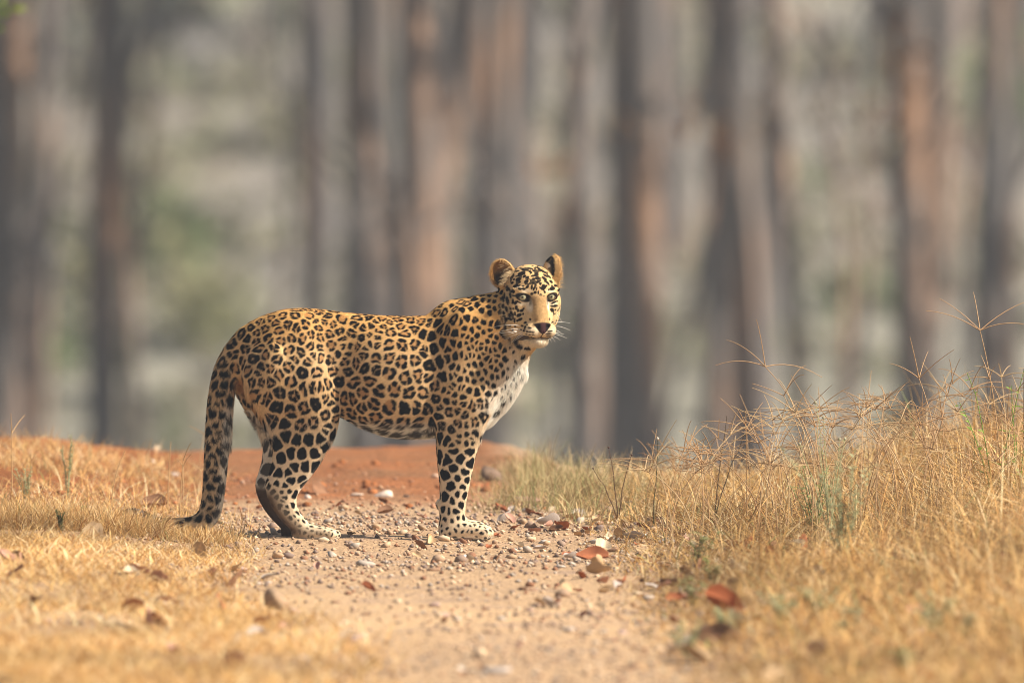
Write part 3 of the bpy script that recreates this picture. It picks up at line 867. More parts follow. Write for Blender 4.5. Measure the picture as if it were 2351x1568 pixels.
def traced():
    near = np.nonzero(NQ[:, 1] < 0.15)[0]
    px, pv, pd = LP[near, 0], LP[near, 2], LP[near, 1]
    out = []
    for txt, k, ox, ov, ch in TRACE:
        a = np.array(txt.split(), float).reshape(-1, 2)
        for zx, zy in a:
            X, V = ox + zx * k, ov + zy * k
            dd = (px - X) ** 2 + (pv - V) ** 2
            m = np.nonzero(dd < max(81.0, dd.min() + 1))[0]
            j = m[np.argmin(pd[m])]
            out.append((near[j], ch))
    return out
class Seeds: pass
def scatter_seeds():
    order = rng.permutation(len(LP))[:26000]
    C = LP[order]; N = NQ[order]
    r, sx, R = cell_size(C)
    hd = R['head'] > 0.5
    acc_p = np.zeros((6000, 3)); acc_n = np.zeros((6000, 3)); acc_r = np.zeros(6000); na = 0
    jit = rng.uniform(0.86, 1.12, len(C))
    flag = np.zeros(6000)
    for j, ch in traced():
        p = LP[j]
        if na and (np.linalg.norm(acc_p[:na] - p, axis=1) < 12).any(): continue
        rj = cell_size(LP[j:j + 1])[0][0]
        acc_p[na] = p; acc_n[na] = NQ[j]; acc_r[na] = rj; flag[na] = 1 + ch; na += 1
    ntr = na
    for i in range(len(C)):
        if hd[i]: continue
        p = C[i]
        if na:
            dlt = acc_p[:na] - p
            dlt[:, 0] *= sx[i]
            dd = np.sqrt((dlt ** 2).sum(1)) + (1 - acc_n[:na] @ N[i]) * 12
            if (dd < 0.5 * (r[i] * jit[i] + acc_r[:na]) * np.where((np.arange(na) < ntr) & (N[i, 1] < -0.1), 1.25, 1.0)).any(): continue
        acc_p[na] = p; acc_n[na] = N[i]; acc_r[na] = r[i] * jit[i]; na += 1
    S = Seeds(); S.p = acc_p[:na].copy(); S.n = acc_n[:na].copy(); S.r = acc_r[:na].copy()
    S.flag = flag[:na]
    _, S.sx, Rg = cell_size(S.p)
    S.sx[:ntr] = 1.0
    dm = np.sqrt(((S.p[:, None, :] - S.p[None]) ** 2).sum(2)) + np.eye(na) * 1e6
    dm.sort(axis=1)
    S.r[:ntr] = np.clip(dm[:ntr, :5].mean(1), 14, 95)
    x, v = S.p[:, 0], S.p[:, 2]
    # how open (ring-like) each spot is: 0 solid ... 1 open rosette
    op = rng.uniform(0.40, 1.10, na)
    op *= 1 - 0.80 * sstep(880, 980, v)
    op *= 1 - 0.45 * Rg['should'] ; op *= 1 - 0.85 * Rg['neck']
    op *= 1 - 0.5 * Rg['tail'] - 0.4 * Rg['tail'] * sstep(750, 900, v)
    op *= 1 - 0.6 * Rg['belly']
    op *= 1 - sstep(1590, 1650, x)
    op *= sstep(26, 52, S.r)
    S.op = np.clip(op, 0, 1)
    S.k = rng.integers(2, 5, na); S.ph = rng.uniform(0, 2 * math.pi, na)
    S.gap = rng.uniform(0.25, 0.8, na)
    # tangent frames
    t1 = np.cross(S.n, [0, 1.0, 0.25]); t1 /= np.linalg.norm(t1, axis=1)[:, None]
    S.t1 = t1; S.t2 = np.cross(S.n, t1)
    return S
SEED = scatter_seeds()
print("seeds", len(SEED.p))

# hand-placed marks of the face, in picture-zoom units (1372-wide face close-up) : x, y, rx, ry, angle
FACE = [(60,500,20,26,0),(130,560,18,34,-10),(120,470,26,40,0),(445,440,42,30,-25),(578,470,40,26,-30),(470,485,20,14,-30),(500,345,60,30,-15),(590,410,34,18,-30),
 (545,390,32,18,-30),(640,320,34,16,30),(700,300,30,16,20),(740,355,24,40,20),(690,380,40,16,-10),(760,420,40,26,10),(700,430,34,16,-15),(810,290,50,16,20),(860,320,42,16,25),
 (890,380,44,16,35),(870,425,44,20,35),(950,400,42,14,45),(980,480,34,18,45),(915,490,58,16,50),(1016,420,18,22,-20),(1064,398,16,16,0),(805,508,20,24,0),(690,495,24,18,10),
 (735,520,12,22,0),(765,475,34,22,-20),(665,560,16,42,10),(703,585,14,36,20),(590,560,20,30,50),(860,560,34,40,-20),(830,590,50,18,35),(905,545,16,18,0),(745,590,9,30,8),
 (772,650,12,30,0),(812,690,24,22,0),(875,640,16,26,-20),(720,650,24,22,-30),(668,672,24,22,-20),(735,735,28,10,-20),(790,760,10,12,0),(860,710,18,12,-30),(940,610,12,14,0),
 (1000,590,44,30,-10),(1055,548,26,18,10),(1100,620,16,20,0),(400,548,48,22,-25),(455,540,28,12,-20),(525,545,22,12,0),(470,590,34,18,10),(530,590,32,18,15),(360,640,32,26,-30),
 (280,605,36,22,-50),(310,620,16,16,0),(250,575,40,14,-40),(350,495,26,16,-40),(375,440,20,14,-30),(320,700,18,50,-5),(210,735,26,76,5),(275,790,26,66,-8),(145,790,18,40,10),(360,805,16,46,5),
 (400,820,24,34,30),(455,805,40,12,30),(205,875,24,36,10),(262,925,22,50,-15),(150,940,20,58,-12),(325,915,18,24,-15),(370,918,14,18,0),(412,893,22,34,10),(445,940,20,24,0),
 (500,945,34,22,-20),(535,915,14,16,0),(212,985,22,30,-20),(345,992,22,42,-30),(393,995,16,34,-10),(312,1030,26,34,-30),(458,1018,40,28,-25),(525,1000,14,18,0),(430,1110,16,20,0),
 (475,1088,40,22,-30),(315,1085,40,18,30),(385,1110,14,36,0),(255,1085,24,34,-40),(180,1090,18,60,-20),(560,1140,26,16,-25),(510,1195,22,14,25),(562,1205,16,14,0),(630,1218,30,12,10),(590,1170,14,9,0),
 (490,1258,16,11,20),(540,1272,22,12,20),(590,1280,22,12,10),(640,1284,20,11,5),(690,1290,26,10,5),(580,1322,16,10,0),(630,1330,20,9,5),(690,1332,24,8,0),(660,1370,14,8,0),(640,1085,16,20,0),(955,1085,14,22,0),
 (1030,815,54,15,-25),(1010,880,46,14,10),(995,940,28,32,-40),(1060,870,30,14,10),(1050,940,16,14,0),(960,1275,46,11,-8),(935,1315,46,10,-5),(935,1350,38,9,-5),(1010,740,10,10,0),(1000,1140,20,10,-10),
 (1075,800,16,12,0),(30,640,20,24,0),(70,660,18,26,-10),(20,830,18,60,-8),(75,815,14,40,0),(70,910,16,24,0),(40,1030,20,60,-5),(85,1080,18,60,-10),(50,1180,20,34,0),(235,1210,24,40,-20),(440,385,46,12,-12),(560,290,60,14,5),(640,265,50,12,10),(420,310,46,12,-10),(760,255,44,10,15),(500,265,40,10,5)]
for _z in ((1280, 450, 24, 44, 10), (1250, 380, 22, 40, 0), (1345, 360, 40, 34, 20), (1430, 380, 40, 22, 0), (1315, 540, 24, 30, 0), (1400, 490, 18, 40, 15), (1190, 410, 20, 22, 0), (1300, 300, 30, 40, -20), (1230, 290, 18, 40, 0), (1180, 330, 16, 36, 0)):
    _q = (1120.2 + _z[0] * .42865, 373.4 + _z[1] * .42865)
    FACE.append(((_q[0] / 1.4936 + 600 - 1640) * 4.9, (_q[1] / 1.4936 - 40) * 4.9, _z[2] * 1.3, _z[3] * 1.3, _z[4]))
def facemap(P):
    """q-space point -> close-up pixel as seen from the front (orthographic)"""
    zx = ((P[:, 0] / 1.4936 + 600) - 1640) * 4.9
    zy = (P[:, 2] / 1.4936 + 800 - 840) * 4.9
    return zx, zy

TAN = np.array([0.66, 0.400, 0.150]); TANP = np.array([0.67, 0.475, 0.260]); CREAM = np.array([0.68, 0.53, 0.345]); WHITE = np.array([0.90, 0.86, 0.79])
RUST = np.array([0.37, 0.165, 0.050]); BLACK = np.array([0.0045, 0.004, 0.0045])

def mixc(a, b, t): return a * (1 - t[:, None]) + b * t[:, None]

def coat(P, N):
    """albedo of the coat at surface points P with outward normals N (q space), fur length and white mask"""
    P = np.asarray(P, float)
    n = len(P)
    x, d, v = P[:, 0], P[:, 1], P[:, 2]
    R = regions(P)
    s, u, f = in_head(P)
    ad = np.abs(d)
    nz = vnoise(P, 1 / 55.0, 1.0); nz2 = vnoise(P, 1 / 9.0, 2.0, 2); nz3 = vnoise(P, 1 / 90.0, 4.0, 1)
    # ground colour
    base = np.tile(TAN, (n, 1))
    base = mixc(base, np.tile(TANP, (n, 1)), sstep(400, 620, v + 40 * nz))
    base = mixc(base, np.tile(CREAM, (n, 1)), sstep(760, 980, v + 40 * nz) * 0.8)
    base = mixc(base, np.tile([0.66, 0.54, 0.39], (n, 1)), sstep(1600, 1690, x) * sstep(450, 530, v))
    down = sstep(0.1, 0.75, N[:, 2])
    w = down * sstep(880, 940, v) * (x > 330)                                  # belly
    w = np.maximum(w, sstep(70, 20, ad) * sstep(700, 800, v) * (x > 760) * sstep(840, 960, v))
    chest = sstep(1515, 1665, x - 34 + 0.55 * (v - 650) + 22 * nz) * sstep(560, 640, v + 25 * nz) * (x > 1450) * (v < 1060)
    chest = chest * (1 - sstep(830, 880, v) * sstep(6, -6, x - np.interp(v, [830, 890, 960, 1050, 1120], [1580, 1545, 1512, 1486, 1468])))
    w = np.maximum(w, chest)
    w = np.maximum(w, sstep(1000, 1150, v) * 0.22 * (x > 340))
    w = np.maximum(w, R['tail'] * sstep(0.1, 0.7, N[:, 0]) * sstep(700, 900, v) * 0.85)
    w = np.maximum(w, R['tail'] * sstep(12.5, 14, R['tp']) * 0.8)
    inner = (np.sign(d) * N[:, 1] < -0.4) & (v > 850) & (x > 330)
    w = np.maximum(w, inner * 0.7)
    hd = R['head']
    w *= (1 - hd)
    base = mixc(base, np.tile(WHITE, (n, 1)), np.clip(w, 0, 1))
    stre = vnoise(P * np.array([0.35, 1, 1]), 1 / 5.0, 5.0, 2)
    base *= (1 + 0.10 * nz + 0.07 * nz2 + 0.13 * stre)[:, None]
    # ---- rosettes
    dark = np.zeros(n); cen = np.zeros(n); trc = np.zeros(n, bool); trc2 = np.zeros(n, bool)
    Pw = P + np.stack([vnoise(P, 1 / 20.0, 7.0, 1), vnoise(P, 1 / 20.0, 8.0, 1), vnoise(P, 1 / 20.0, 9.0, 1)], 1) * 6.5
    K = 6
    for i0 in range(0, n, 20000):
        sl = slice(i0, min(n, i0 + 20000))
        p = Pw[sl].astype(np.float32)
        D2 = ((p ** 2).sum(1)[:, None] + (SEED.p.astype(np.float32) ** 2).sum(1)[None] - 2 * p @ SEED.p.astype(np.float32).T)
        D2 += ((1 - N[sl].astype(np.float32) @ SEED.n.astype(np.float32).T) * 30) ** 2
        near = np.argpartition(D2, 12, axis=1)[:, :12]
        dl = p[:, None, :].astype(float) - SEED.p[near]
        dl[:, :, 0] *= SEED.sx[near]
        dd = (dl ** 2).sum(2) + ((1 - (N[sl][:, None, :] * SEED.n[near]).sum(2)) * 30) ** 2
        # power diagram: bigger spots own more
        o = np.argsort(dd - 0.0 * SEED.r[near] ** 2, axis=1)[:, :K]
        near = np.take_along_axis(near, o, 1); dd = np.take_along_axis(dd, o, 1)
        i1 = near[:, 0]
        sep = SEED.p[near[:, 1:]] - SEED.p[i1][:, None, :]
        sep[:, :, 0] *= SEED.sx[i1][:, None]
        sep = np.sqrt((sep ** 2).sum(2)) + 1e-3
        bd = (dd[:, 1:] - dd[:, :1]) / (2 * sep)
        T = np.where((SEED.p[i1][:, 2] > 900) | (SEED.r[i1] < 48), 0.095, 0.085)[:, None] * SEED.r[i1][:, None]
        b = -T[:, 0] * np.log(np.exp(-np.clip(bd, 0, 200) / T).sum(1))               # rounded distance to the cell edge
        rr = SEED.r[i1]
        d1 = np.sqrt(dd[:, 0])
        b = np.minimum(b, np.where(SEED.flag[i1] == 2, 0.32, np.where((SEED.p[i1][:, 2] > 900) & (SEED.p[i1][:, 0] > 330), 0.62, 0.70 - 0.08 * sstep(56, 42, SEED.r[i1]))) * rr - d1)                                      # keep isolated spots compact
        rel = p.astype(float) - SEED.p[i1]
        th = np.arctan2((rel * SEED.t2[i1]).sum(1), (rel * SEED.t1[i1]).sum(1))
        op = SEED.op[i1]
        g = (0.052 + 0.050 * sstep(58, 42, rr)) * rr + 0.9 + 0.07 * rr * sstep(1370, 1420, p[:, 2])
        ring = (0.200 + 0.15 * (1 - op)) * rr
        body = sstep(-1.6, 1.6, b - g)
        hole = sstep(-2.0, 2.0, b - g - ring) * (op > 0.28)
        a = np.cos(SEED.k[i1] * th + SEED.ph[i1] + 0.8 * np.sin(th + 2 * SEED.ph[i1]))
        gapm = sstep(-0.12, 0.12, a - (1 - 0.34 * SEED.gap[i1] * op)) * sstep(0.45, 0.6, op)
        gapm *= sstep(-2, 4, b - g - 0.10 * rr) * 0 + 1
        dark[sl] = body * (1 - hole) * (1 - gapm)
        trc[sl] = SEED.flag[i1] > 0; trc2[sl] = SEED.flag[i1] == 2
        cen[sl] = body * op * sstep(0, 6, b - g)
    cen *= (1 - w) * sstep(1020, 900, v)
    dark *= np.where(w > 0.6, np.where(chest > 0.5, 1.0, 0.9), 1.0)
    # chest: fewer spots
    dark *= np.where((chest > 0.72) & ~trc2, 0.0, 1.0)
    # tail tip bands
    tp = R['tp']; tl = R['tail'] > 0.5
    band = (tp > 12.2) & tl
    dark = np.where(band, sstep(-0.1, 0.15, np.sin(tp * 4.6 + 0.9 + 0.5 * nz)) * sstep(0.8, 0.2, N[:, 2]) , dark)
    base = np.where((band)[:, None], np.array([0.50, 0.47, 0.45]), base)
    # metatarsus back: dusky brown hair with shade painted in, soles dark
    brown_and_shade = (R['hind'] * sstep(1215, 1290, v) * sstep(0.25, -0.6, N[:, 0]) * (v < 1500))
    base = mixc(base, np.tile([0.105, 0.058, 0.030], (n, 1)), np.clip(brown_and_shade * 0.95, 0, 1)); dark *= 1 - 0.7 * brown_and_shade
    farleg_shade = sstep(1215, 1260, v) * (d > 30) * (x > 330) * (x < 800)  # far hind shank: near leg's shade painted over the dark brown hair
    base = mixc(base, np.tile([0.075, 0.042, 0.022], (n, 1)), farleg_shade * 0.95); dark *= 1 - 0.8 * farleg_shade
    # under the tail
    und = sstep(70, 25, np.sqrt((x - 322) ** 2 + (v - 735) ** 2)) * (ad < 130)
    base = mixc(base, np.tile([0.42, 0.20, 0.05], (n, 1)), und * 0.8); dark *= 1 - 0.8 * und
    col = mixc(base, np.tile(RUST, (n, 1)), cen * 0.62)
    # ---- face
    if (hd > 0).any():
        hb = np.tile([0.68, 0.48, 0.25], (n, 1))
        hb = mixc(hb, np.tile([0.70, 0.48, 0.24], (n, 1)), sstep(40, 150, u))
        ck = sstep(10, -60, u) * sstep(35, 75, np.abs(s))
        hb = mixc(hb, np.tile([0.66, 0.50, 0.29], (n, 1)), ck)
        br = sstep(52, 30, np.abs(s) + 6 * nz) * sstep(40, 10, u) * sstep(-122, -104, u)
        hb = mixc(hb, np.tile([0.44, 0.280, 0.130], (n, 1)) * (1 + 0.25 * nz3 + 0.22 * nz2 - 0.25 * sstep(12, 40, np.abs(s)))[:, None], br)
        # white: under the eyes, over the eyes, muzzle sides, chin
        def blob(s0, u0, rs, ru, soft=0.5):
            q = np.sqrt(((np.abs(s) - s0) / rs) ** 2 + ((u - u0) / ru) ** 2)
            return sstep(1 + soft, 1 - soft, q)
        wh = np.maximum.reduce([blob(76, -14, 30, 10) * 0.8, blob(62, 50, 24, 8) * 0.6, blob(40, -154, 46, 24) * 0.6, sstep(-180, -192, u) * sstep(20, 60, f) * sstep(85, 55, np.abs(s)) * 0.9, blob(50, -20, 12, 30) * 0.8])
        hb = mixc(hb, np.tile([0.80, 0.73, 0.60], (n, 1)), np.clip(wh, 0, 1))
        dk = np.zeros(n)
        zx, zy = facemap(P)
        front = N @ np.array([E_F[0], E_F[1], E_F[2]])
        for (cx, cy, rx, ry, a) in FACE:
            m = (np.abs(zx - cx) < 110) & (np.abs(zy - cy) < 110) & (N[:, 1] < 0.25)
            if not m.any(): continue
            ca, sa = math.cos(math.radians(a)), math.sin(math.radians(a))
            ux, uy = zx[m] - cx, zy[m] - cy
            la, lb = (ux * ca + uy * sa) / rx, (-ux * sa + uy * ca) / ry
            q = np.sqrt(la ** 2 + lb ** 2) + 0.13 * nz2[m]
            dk[m] = np.maximum(dk[m], sstep(1.24, 0.98, q))
        fl = sstep(0.30, 0.42, vnoise(P, 1 / 12.0, 91.0, 1)) * sstep(48, 70, u) * (N[:, 1] < 0.25)
        fl = np.maximum(fl, sstep(0.34, 0.46, vnoise(P, 1 / 12.0, 92.0, 1)) * sstep(62, 80, np.abs(s)) * sstep(-20, -40, u) * (u > -150) * (N[:, 1] < 0.25))
        dk = np.maximum(dk, fl * 0.9)
        # back of the head: random flecks
        back = (N[:, 1] > 0.1)
        dk = np.where(back, np.maximum(dk, sstep(0.1, 0.25, nz)), dk)
        # rims of the eyes with tear line
        for sg in (-1, 1):
            es, eu = (s - sg * 75) * sg, u - 20
            q = np.sqrt((es / 38) ** 2 + ((eu + 2 - 0.19 * es) / 22.5) ** 2)
            dk = np.maximum(dk, sstep(1.12, 0.92, q) * (f > 40))
            tear = sstep(7, 3, np.abs(es + 33 + 0.10 * (eu + 14))) * sstep(-52, -30, eu) * sstep(-2, -8, eu) * (f > 40)
            tail_ = sstep(6, 2.5, np.abs(eu - 0.16 * (es - 30) - 4)) * sstep(24, 30, es) * sstep(56, 44, es) * (f > 30)
            dk = np.maximum(dk, np.maximum(tear * 0.9, tail_))
        # nose leather, lips
        tn = np.clip((-109 - u) / 54, 0, 1)
        hw_ = np.where(u > -117, 45, 45 * (1 - tn) ** 0.75 + 4)
        nose = sstep(1.12, 0.94, np.abs(s) / np.maximum(hw_, 1)) * sstep(-165, -159, u) * sstep(-102, -107, u + 0.004 * s * s) * (f > 130)
        lipu = np.where(np.abs(s) < 62, -181 + 0.0 * s - 0.10 * np.abs(s), -187.0)
        lip = sstep(4.5, 2.0, np.abs(u - lipu)) * sstep(84, 50, np.abs(s)) * (f > 50)
        lip = np.maximum(lip, sstep(1.1, 0.8, np.sqrt(((np.abs(s) - 76) / 22) ** 2 + ((u + 184) / 15) ** 2)) * (f > 20) * 0.9)
        phil = sstep(3.5, 1.5, np.abs(s)) * (u < -150) * (u > -183) * (f > 140)
        dk *= 1 - br * 0.9
        fc = mixc(hb * (1 + 0.08 * nz + 0.10 * nz2)[:, None], np.tile([0.016, 0.012, 0.010], (n, 1)), np.clip(dk, 0, 1))
        fc = mixc(fc, np.tile([0.030, 0.016, 0.016], (n, 1)), np.clip(np.maximum(lip, phil), 0, 1))
        fc = mixc(fc, mixc(np.tile([0.012, 0.008, 0.009], (n, 1)), np.tile([0.060, 0.026, 0.028], (n, 1)), sstep(20, 8, np.abs(s))), nose)
        col2 = mixc(col, np.tile(BLACK, (n, 1)), dark)
        out = mixc(col2, fc, hd)
    else:
        out = mixc(col, np.tile(BLACK, (n, 1)), dark); nose = np.zeros(n); lip = nose
    # ---- ears
    earm = np.zeros(n)
    for (C, a, ub, o), side in ((EAR_L, -1), (EAR_R, 1)):
        r = P - C; la, lb, lc = r @ a, r @ ub, r @ o
        q = np.sqrt((la / 64) ** 2 + (lb / 83) ** 2 + (lc / 52) ** 2)
        m = sstep(1.16, 1.04, q) * sstep(-62, -30, lb)
        inn = (N @ o > 0.0)
        ic = np.tile([0.46, 0.24, 0.075], (n, 1))
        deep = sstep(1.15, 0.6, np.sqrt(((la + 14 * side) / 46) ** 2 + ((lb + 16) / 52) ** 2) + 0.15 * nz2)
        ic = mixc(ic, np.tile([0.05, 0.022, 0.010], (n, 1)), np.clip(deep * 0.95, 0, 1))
        rim = sstep(0.86, 0.97, np.sqrt((la / 62) ** 2 + (lb / 80) ** 2))
        ic = mixc(ic, np.tile([0.62, 0.40, 0.18], (n, 1)), rim)
        bk = np.tile([0.014, 0.012, 0.012], (n, 1))
        spot = sstep(1.1, 0.9, np.sqrt((la / 40) ** 2 + ((lb - 26) / 18) ** 2))
        bk = mixc(bk, np.tile([0.72, 0.70, 0.66], (n, 1)), spot)
        bk = mixc(bk, np.tile([0.55, 0.36, 0.16], (n, 1)), sstep(0.93, 1.0, np.sqrt((la / 62) ** 2 + (lb / 80) ** 2)))
        ec = np.where(inn[:, None], ic, bk)
        out = mixc(out, ec, m); earm = np.maximum(earm, m * np.where(inn, 1.0, 0.5))
    # ---- fur length (q units)
    L = np.full(n, 9.0)
    L += (9 + 14 * sstep(860, 940, v) + 14 * sstep(0.3, 0.8, N[:, 0])) * np.clip(w, 0, 1) * (v < 1020) * (v > 540)
    L += 14 * sstep(-0.3, -0.9, N[:, 0]) * (v > 720) * (v < 1150) * (x > 330) * (x < 560)
    L = np.where((x > 330) & (v > 1020), 6.0, L); L = np.where(v > 1400, 4.5, L)
    L += R['tail'] * 9
    L = L * (1 - hd) + hd * np.where(u < -176, 11.0, np.where(np.abs(s) > 118, 9.0, 3.2))
    L = L * (1 - 0.4 * earm * (earm < 0.9)) + 10 * (earm > 0.9)
    bare = np.clip(np.maximum(nose, np.where(hd > 0.5, lip * 0.8, 0)), 0, 1)
    for e in EYE:
        q = np.sqrt((s - e[0]) ** 2 + (u - e[1]) ** 2 + (f - e[2]) ** 2)
        bare = np.maximum(bare, sstep(44, 38, q))
    return np.clip(out, 0.003, 0.9), L, bare

def fur_dir(P, N):
    """lie of the fur in q space (x, d, v)"""
    x, d, v = P[:, 0], P[:, 1], P[:, 2]
    R = regions(P)
    D = np.tile([-1.0, 0.0, 0.45], (len(P), 1))
    def mixd(a, t): 
        nonlocal D
        D = D * (1 - t[:, None]) + np.asarray(a) * t[:, None]
    mixd([-0.35, 0, 1.0], R['should'])
    mixd([-0.6, 0, 0.8], R['neck'])
    mixd([-0.1, 0, 1.0], sstep(1560, 1640, x) * sstep(540, 620, v))
    mixd([-0.25, 0, 1.0], R['thigh'] * sstep(520, 700, v))
    mixd([-0.15, 0, 1.0], np.maximum(R['hind'], R['fore']))
    mixd([0.55, 0, 0.8], R['hind'] * sstep(1250, 1330, v)); mixd([1.0, 0, 0.35], np.maximum(R['hind'], R['fore']) * sstep(1400, 1440, v))
    tp = R['tp'].astype(int).clip(0, len(TAIL) - 2); T = np.array(TAIL, float)[:, :3]
    td = T[tp + 1] - T[tp]; td /= np.linalg.norm(td, axis=1)[:, None]
    D = D * (1 - R['tail'][:, None]) + td * R['tail'][:, None]
    s, u, f = in_head(P)
    nosep = hp(0, -113, 175)
    rad = P - nosep; rad /= np.maximum(np.linalg.norm(rad, axis=1), 1e-6)[:, None]
    D = D * (1 - R['head'][:, None]) + rad * R['head'][:, None]
    D -= N * (D * N).sum(1)[:, None]
    D /= np.maximum(np.linalg.norm(D, axis=1), 1e-6)[:, None]
    return D

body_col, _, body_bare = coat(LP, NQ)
skin_mat = attr_mat("leopard_coat", rough=0.8, spec=0.06)
nm = skin_mat.node_tree
nose_mat_rough = 0.4
me = mesh_from("leopard_body", LW, LF, skin_mat, True)
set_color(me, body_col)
leopard = link(bpy.data.objects.new("leopard", me))
tag(leopard, "spotted leopard standing side-on on the gravel track, head turned to look back at us", "leopard")

# ---- fur: short curves rooted in the coat
def make_fur(nh):
    tri = np.concatenate([LF[:, [0, 1, 2]], LF[:, [0, 2, 3]]])
    a, b, c = LP[tri[:, 0]], LP[tri[:, 1]], LP[tri[:, 2]]
    ar = 0.5 * np.linalg.norm(np.cross(b - a, c - a), axis=1)
    wgt = np.ones(len(ar)); ctr = (a + b + c) / 3
    hs, hu, hf = in_head(ctr)
    wgt[(np.abs(hs) < 170) & (hu > -230) & (hu < 260) & (hf > -40)] = 1.9
    wgt[ctr[:, 1] > 60] *= 0.45
    pr = ar * wgt; pr /= pr.sum()
    pick = rng.choice(len(tri), nh, p=pr)
    u = rng.random((nh, 2)); fl = u.sum(1) > 1; u[fl] = 1 - u[fl]
    P = a[pick] + (b - a)[pick] * u[:, :1] + (c - a)[pick] * u[:, 1:]
    t = tri[pick]
    N = NQ[t[:, 0]] * (1 - u.sum(1))[:, None] + NQ[t[:, 1]] * u[:, :1] + NQ[t[:, 2]] * u[:, 1:]
    N /= np.linalg.norm(N, axis=1)[:, None]
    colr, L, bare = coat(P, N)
    keep = (rng.random(nh) > bare)
    P, N, colr, L = P[keep], N[keep], colr[keep], L[keep]
    n = len(P)
    D = fur_dir(P, N)
    cl = np.stack([vnoise(P, 1 / 10.0, 61.0, 1), vnoise(P, 1 / 10.0, 62.0, 1), vnoise(P, 1 / 10.0, 63.0, 1)], 1)
    D = D + 0.55 * cl + rng.normal(0, 0.20, (n, 3)); D -= N * (D * N).sum(1)[:, None]; D /= np.linalg.norm(D, axis=1)[:, None]
    L = L * rng.uniform(0.65, 1.25, n)
    for (C, a_, ub, o_), sd in ((EAR_L, -1), (EAR_R, 1)):
        r = P - C; la, lb, lc = r @ a_, r @ ub, r @ o_
        inear = (np.abs(la) < 62) & (np.abs(lb) < 84) & (np.abs(lc) < 60) & (lb > -70)
        headside = (la * np.sign(a_[0]) * -sd) > 12
        tuft = inear & headside & ((N @ o_) > 0.0) & (rng.random(n) < 0.16) & (lb < 45)
        rim = inear & (np.sqrt((la / 62) ** 2 + (lb / 82) ** 2) > 0.86) & (rng.random(n) < 0.10) & (sd > 0)
        outw = sd * np.array([1.0, 0, 0]) * 0.8 + np.array([0, 0, 0.45]) + o_ * 0.6
        D[tuft] = outw / np.linalg.norm(outw) + rng.normal(0, 0.2, (tuft.sum(), 3)); L[tuft] = rng.uniform(18, 42, tuft.sum()); colr[tuft] = np.array([0.66, 0.50, 0.30]) * rng.uniform(0.7, 1.2, (tuft.sum(), 1))
        ow = np.array([1.0, -0.1, 0.25]); D[rim] = ow + rng.normal(0, 0.25, (rim.sum(), 3)); L[rim] = rng.uniform(8, 20, rim.sum()); colr[rim] = np.array([0.70, 0.48, 0.24]) * rng.uniform(0.7, 1.2, (rim.sum(), 1))
    lift = rng.uniform(0.30, 0.60, n)
    pts = np.empty((n, 4, 3))
    for j, tt in enumerate((0.0, 0.35, 0.7, 1.0)):
        pts[:, j] = P + D * (L * tt)[:, None] + N * (L * lift * (tt - 0.42 * tt * tt) - (1.2 if j == 0 else 0.0))[:, None] + (np.array([0, 0, 1.0]) * 0.06 * (tt * tt)) * L[:, None]
    W = q2w(pts.reshape(-1, 3))
    hc = bpy.data.hair_curves.new("fur")
    hc.add_curves([4] * n)
    hc.position_data.foreach_set("vector", W.astype(np.float32).ravel())
    rad = np.empty((n, 4), dtype=np.float32)
    r0 = (0.00030 * rng.uniform(0.8, 1.2, n)).astype(np.float32)
    for j, k in enumerate((1.0, 0.9, 0.65, 0.15)): rad[:, j] = r0 * k
    ra = hc.attributes.get("radius") or hc.attributes.new("radius", 'FLOAT', 'POINT')
    ra.data.foreach_set("value", rad.ravel())
    ca = hc.attributes.new("Col", 'FLOAT_COLOR', 'CURVE')
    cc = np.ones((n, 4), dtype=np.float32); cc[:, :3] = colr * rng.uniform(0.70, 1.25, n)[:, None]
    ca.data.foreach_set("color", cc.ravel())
    fm = attr_mat("leopard_fur", rough=0.6, spec=0.05, transl=0.15)
    hc.materials.append(fm)
    o = link(bpy.data.objects.new("fur", hc), leopard)
    o["kind"] = "stuff"
    return o
fur = make_fur(FUR_N)

# ---- eyes
def make_eye(e, sg):
    c = hp(*e)
    look = 0.93 * E_F + sg * 0.16 * E_S + np.array([0, 0, 0.02])
    look = np.array([0.10, -1.0, 0.02]) * 0.75 + 0.25 * look; look /= np.linalg.norm(look)
    bm = bmesh.new(); bmesh.ops.create_uvsphere(bm, u_segments=40, v_segments=28, radius=1.0)
    V = np.array([v.co[:] for v in bm.verts]); F = [[v.index for v in f.verts] for f in bm.faces]; bm.free()
    ca = V @ (look * np.array([1, 1, 1.0]))
    P = c + V * 29.0
    P += look * (np.clip(ca - 0.86, 0, 1) * 10)[:, None]         # cornea bulge
    ang = np.degrees(np.arccos(np.clip(ca, -1, 1)))
    colr = np.tile([0.10, 0.06, 0.04], (len(V), 1))
    nzv = vnoise(V, 5.0, 3.0, 2)
    iris = np.tile([0.31, 0.29, 0.185], (len(V), 1)) * (1 + 0.35 * nzv)[:, None]
    colr = mixc(colr, iris, sstep(40, 36, ang))
    colr = mixc(colr, np.tile([0.05, 0.04, 0.02], (len(V), 1)), sstep(30, 36, ang) * sstep(42, 36, ang))
    colr = mixc(colr, np.tile([0.004, 0.004, 0.004], (len(V), 1)), sstep(13, 10, ang))
    m = bpy.data.materials.get("leopard_eye") or attr_mat("leopard_eye", rough=0.06, spec=0.6)
    me = mesh_from("eye", q2w(P), F, m, True)
    set_color(me, colr)
    return link(bpy.data.objects.new("eye", me), leopard)
make_eye(EYE[0], -1); make_eye(EYE[1], 1)

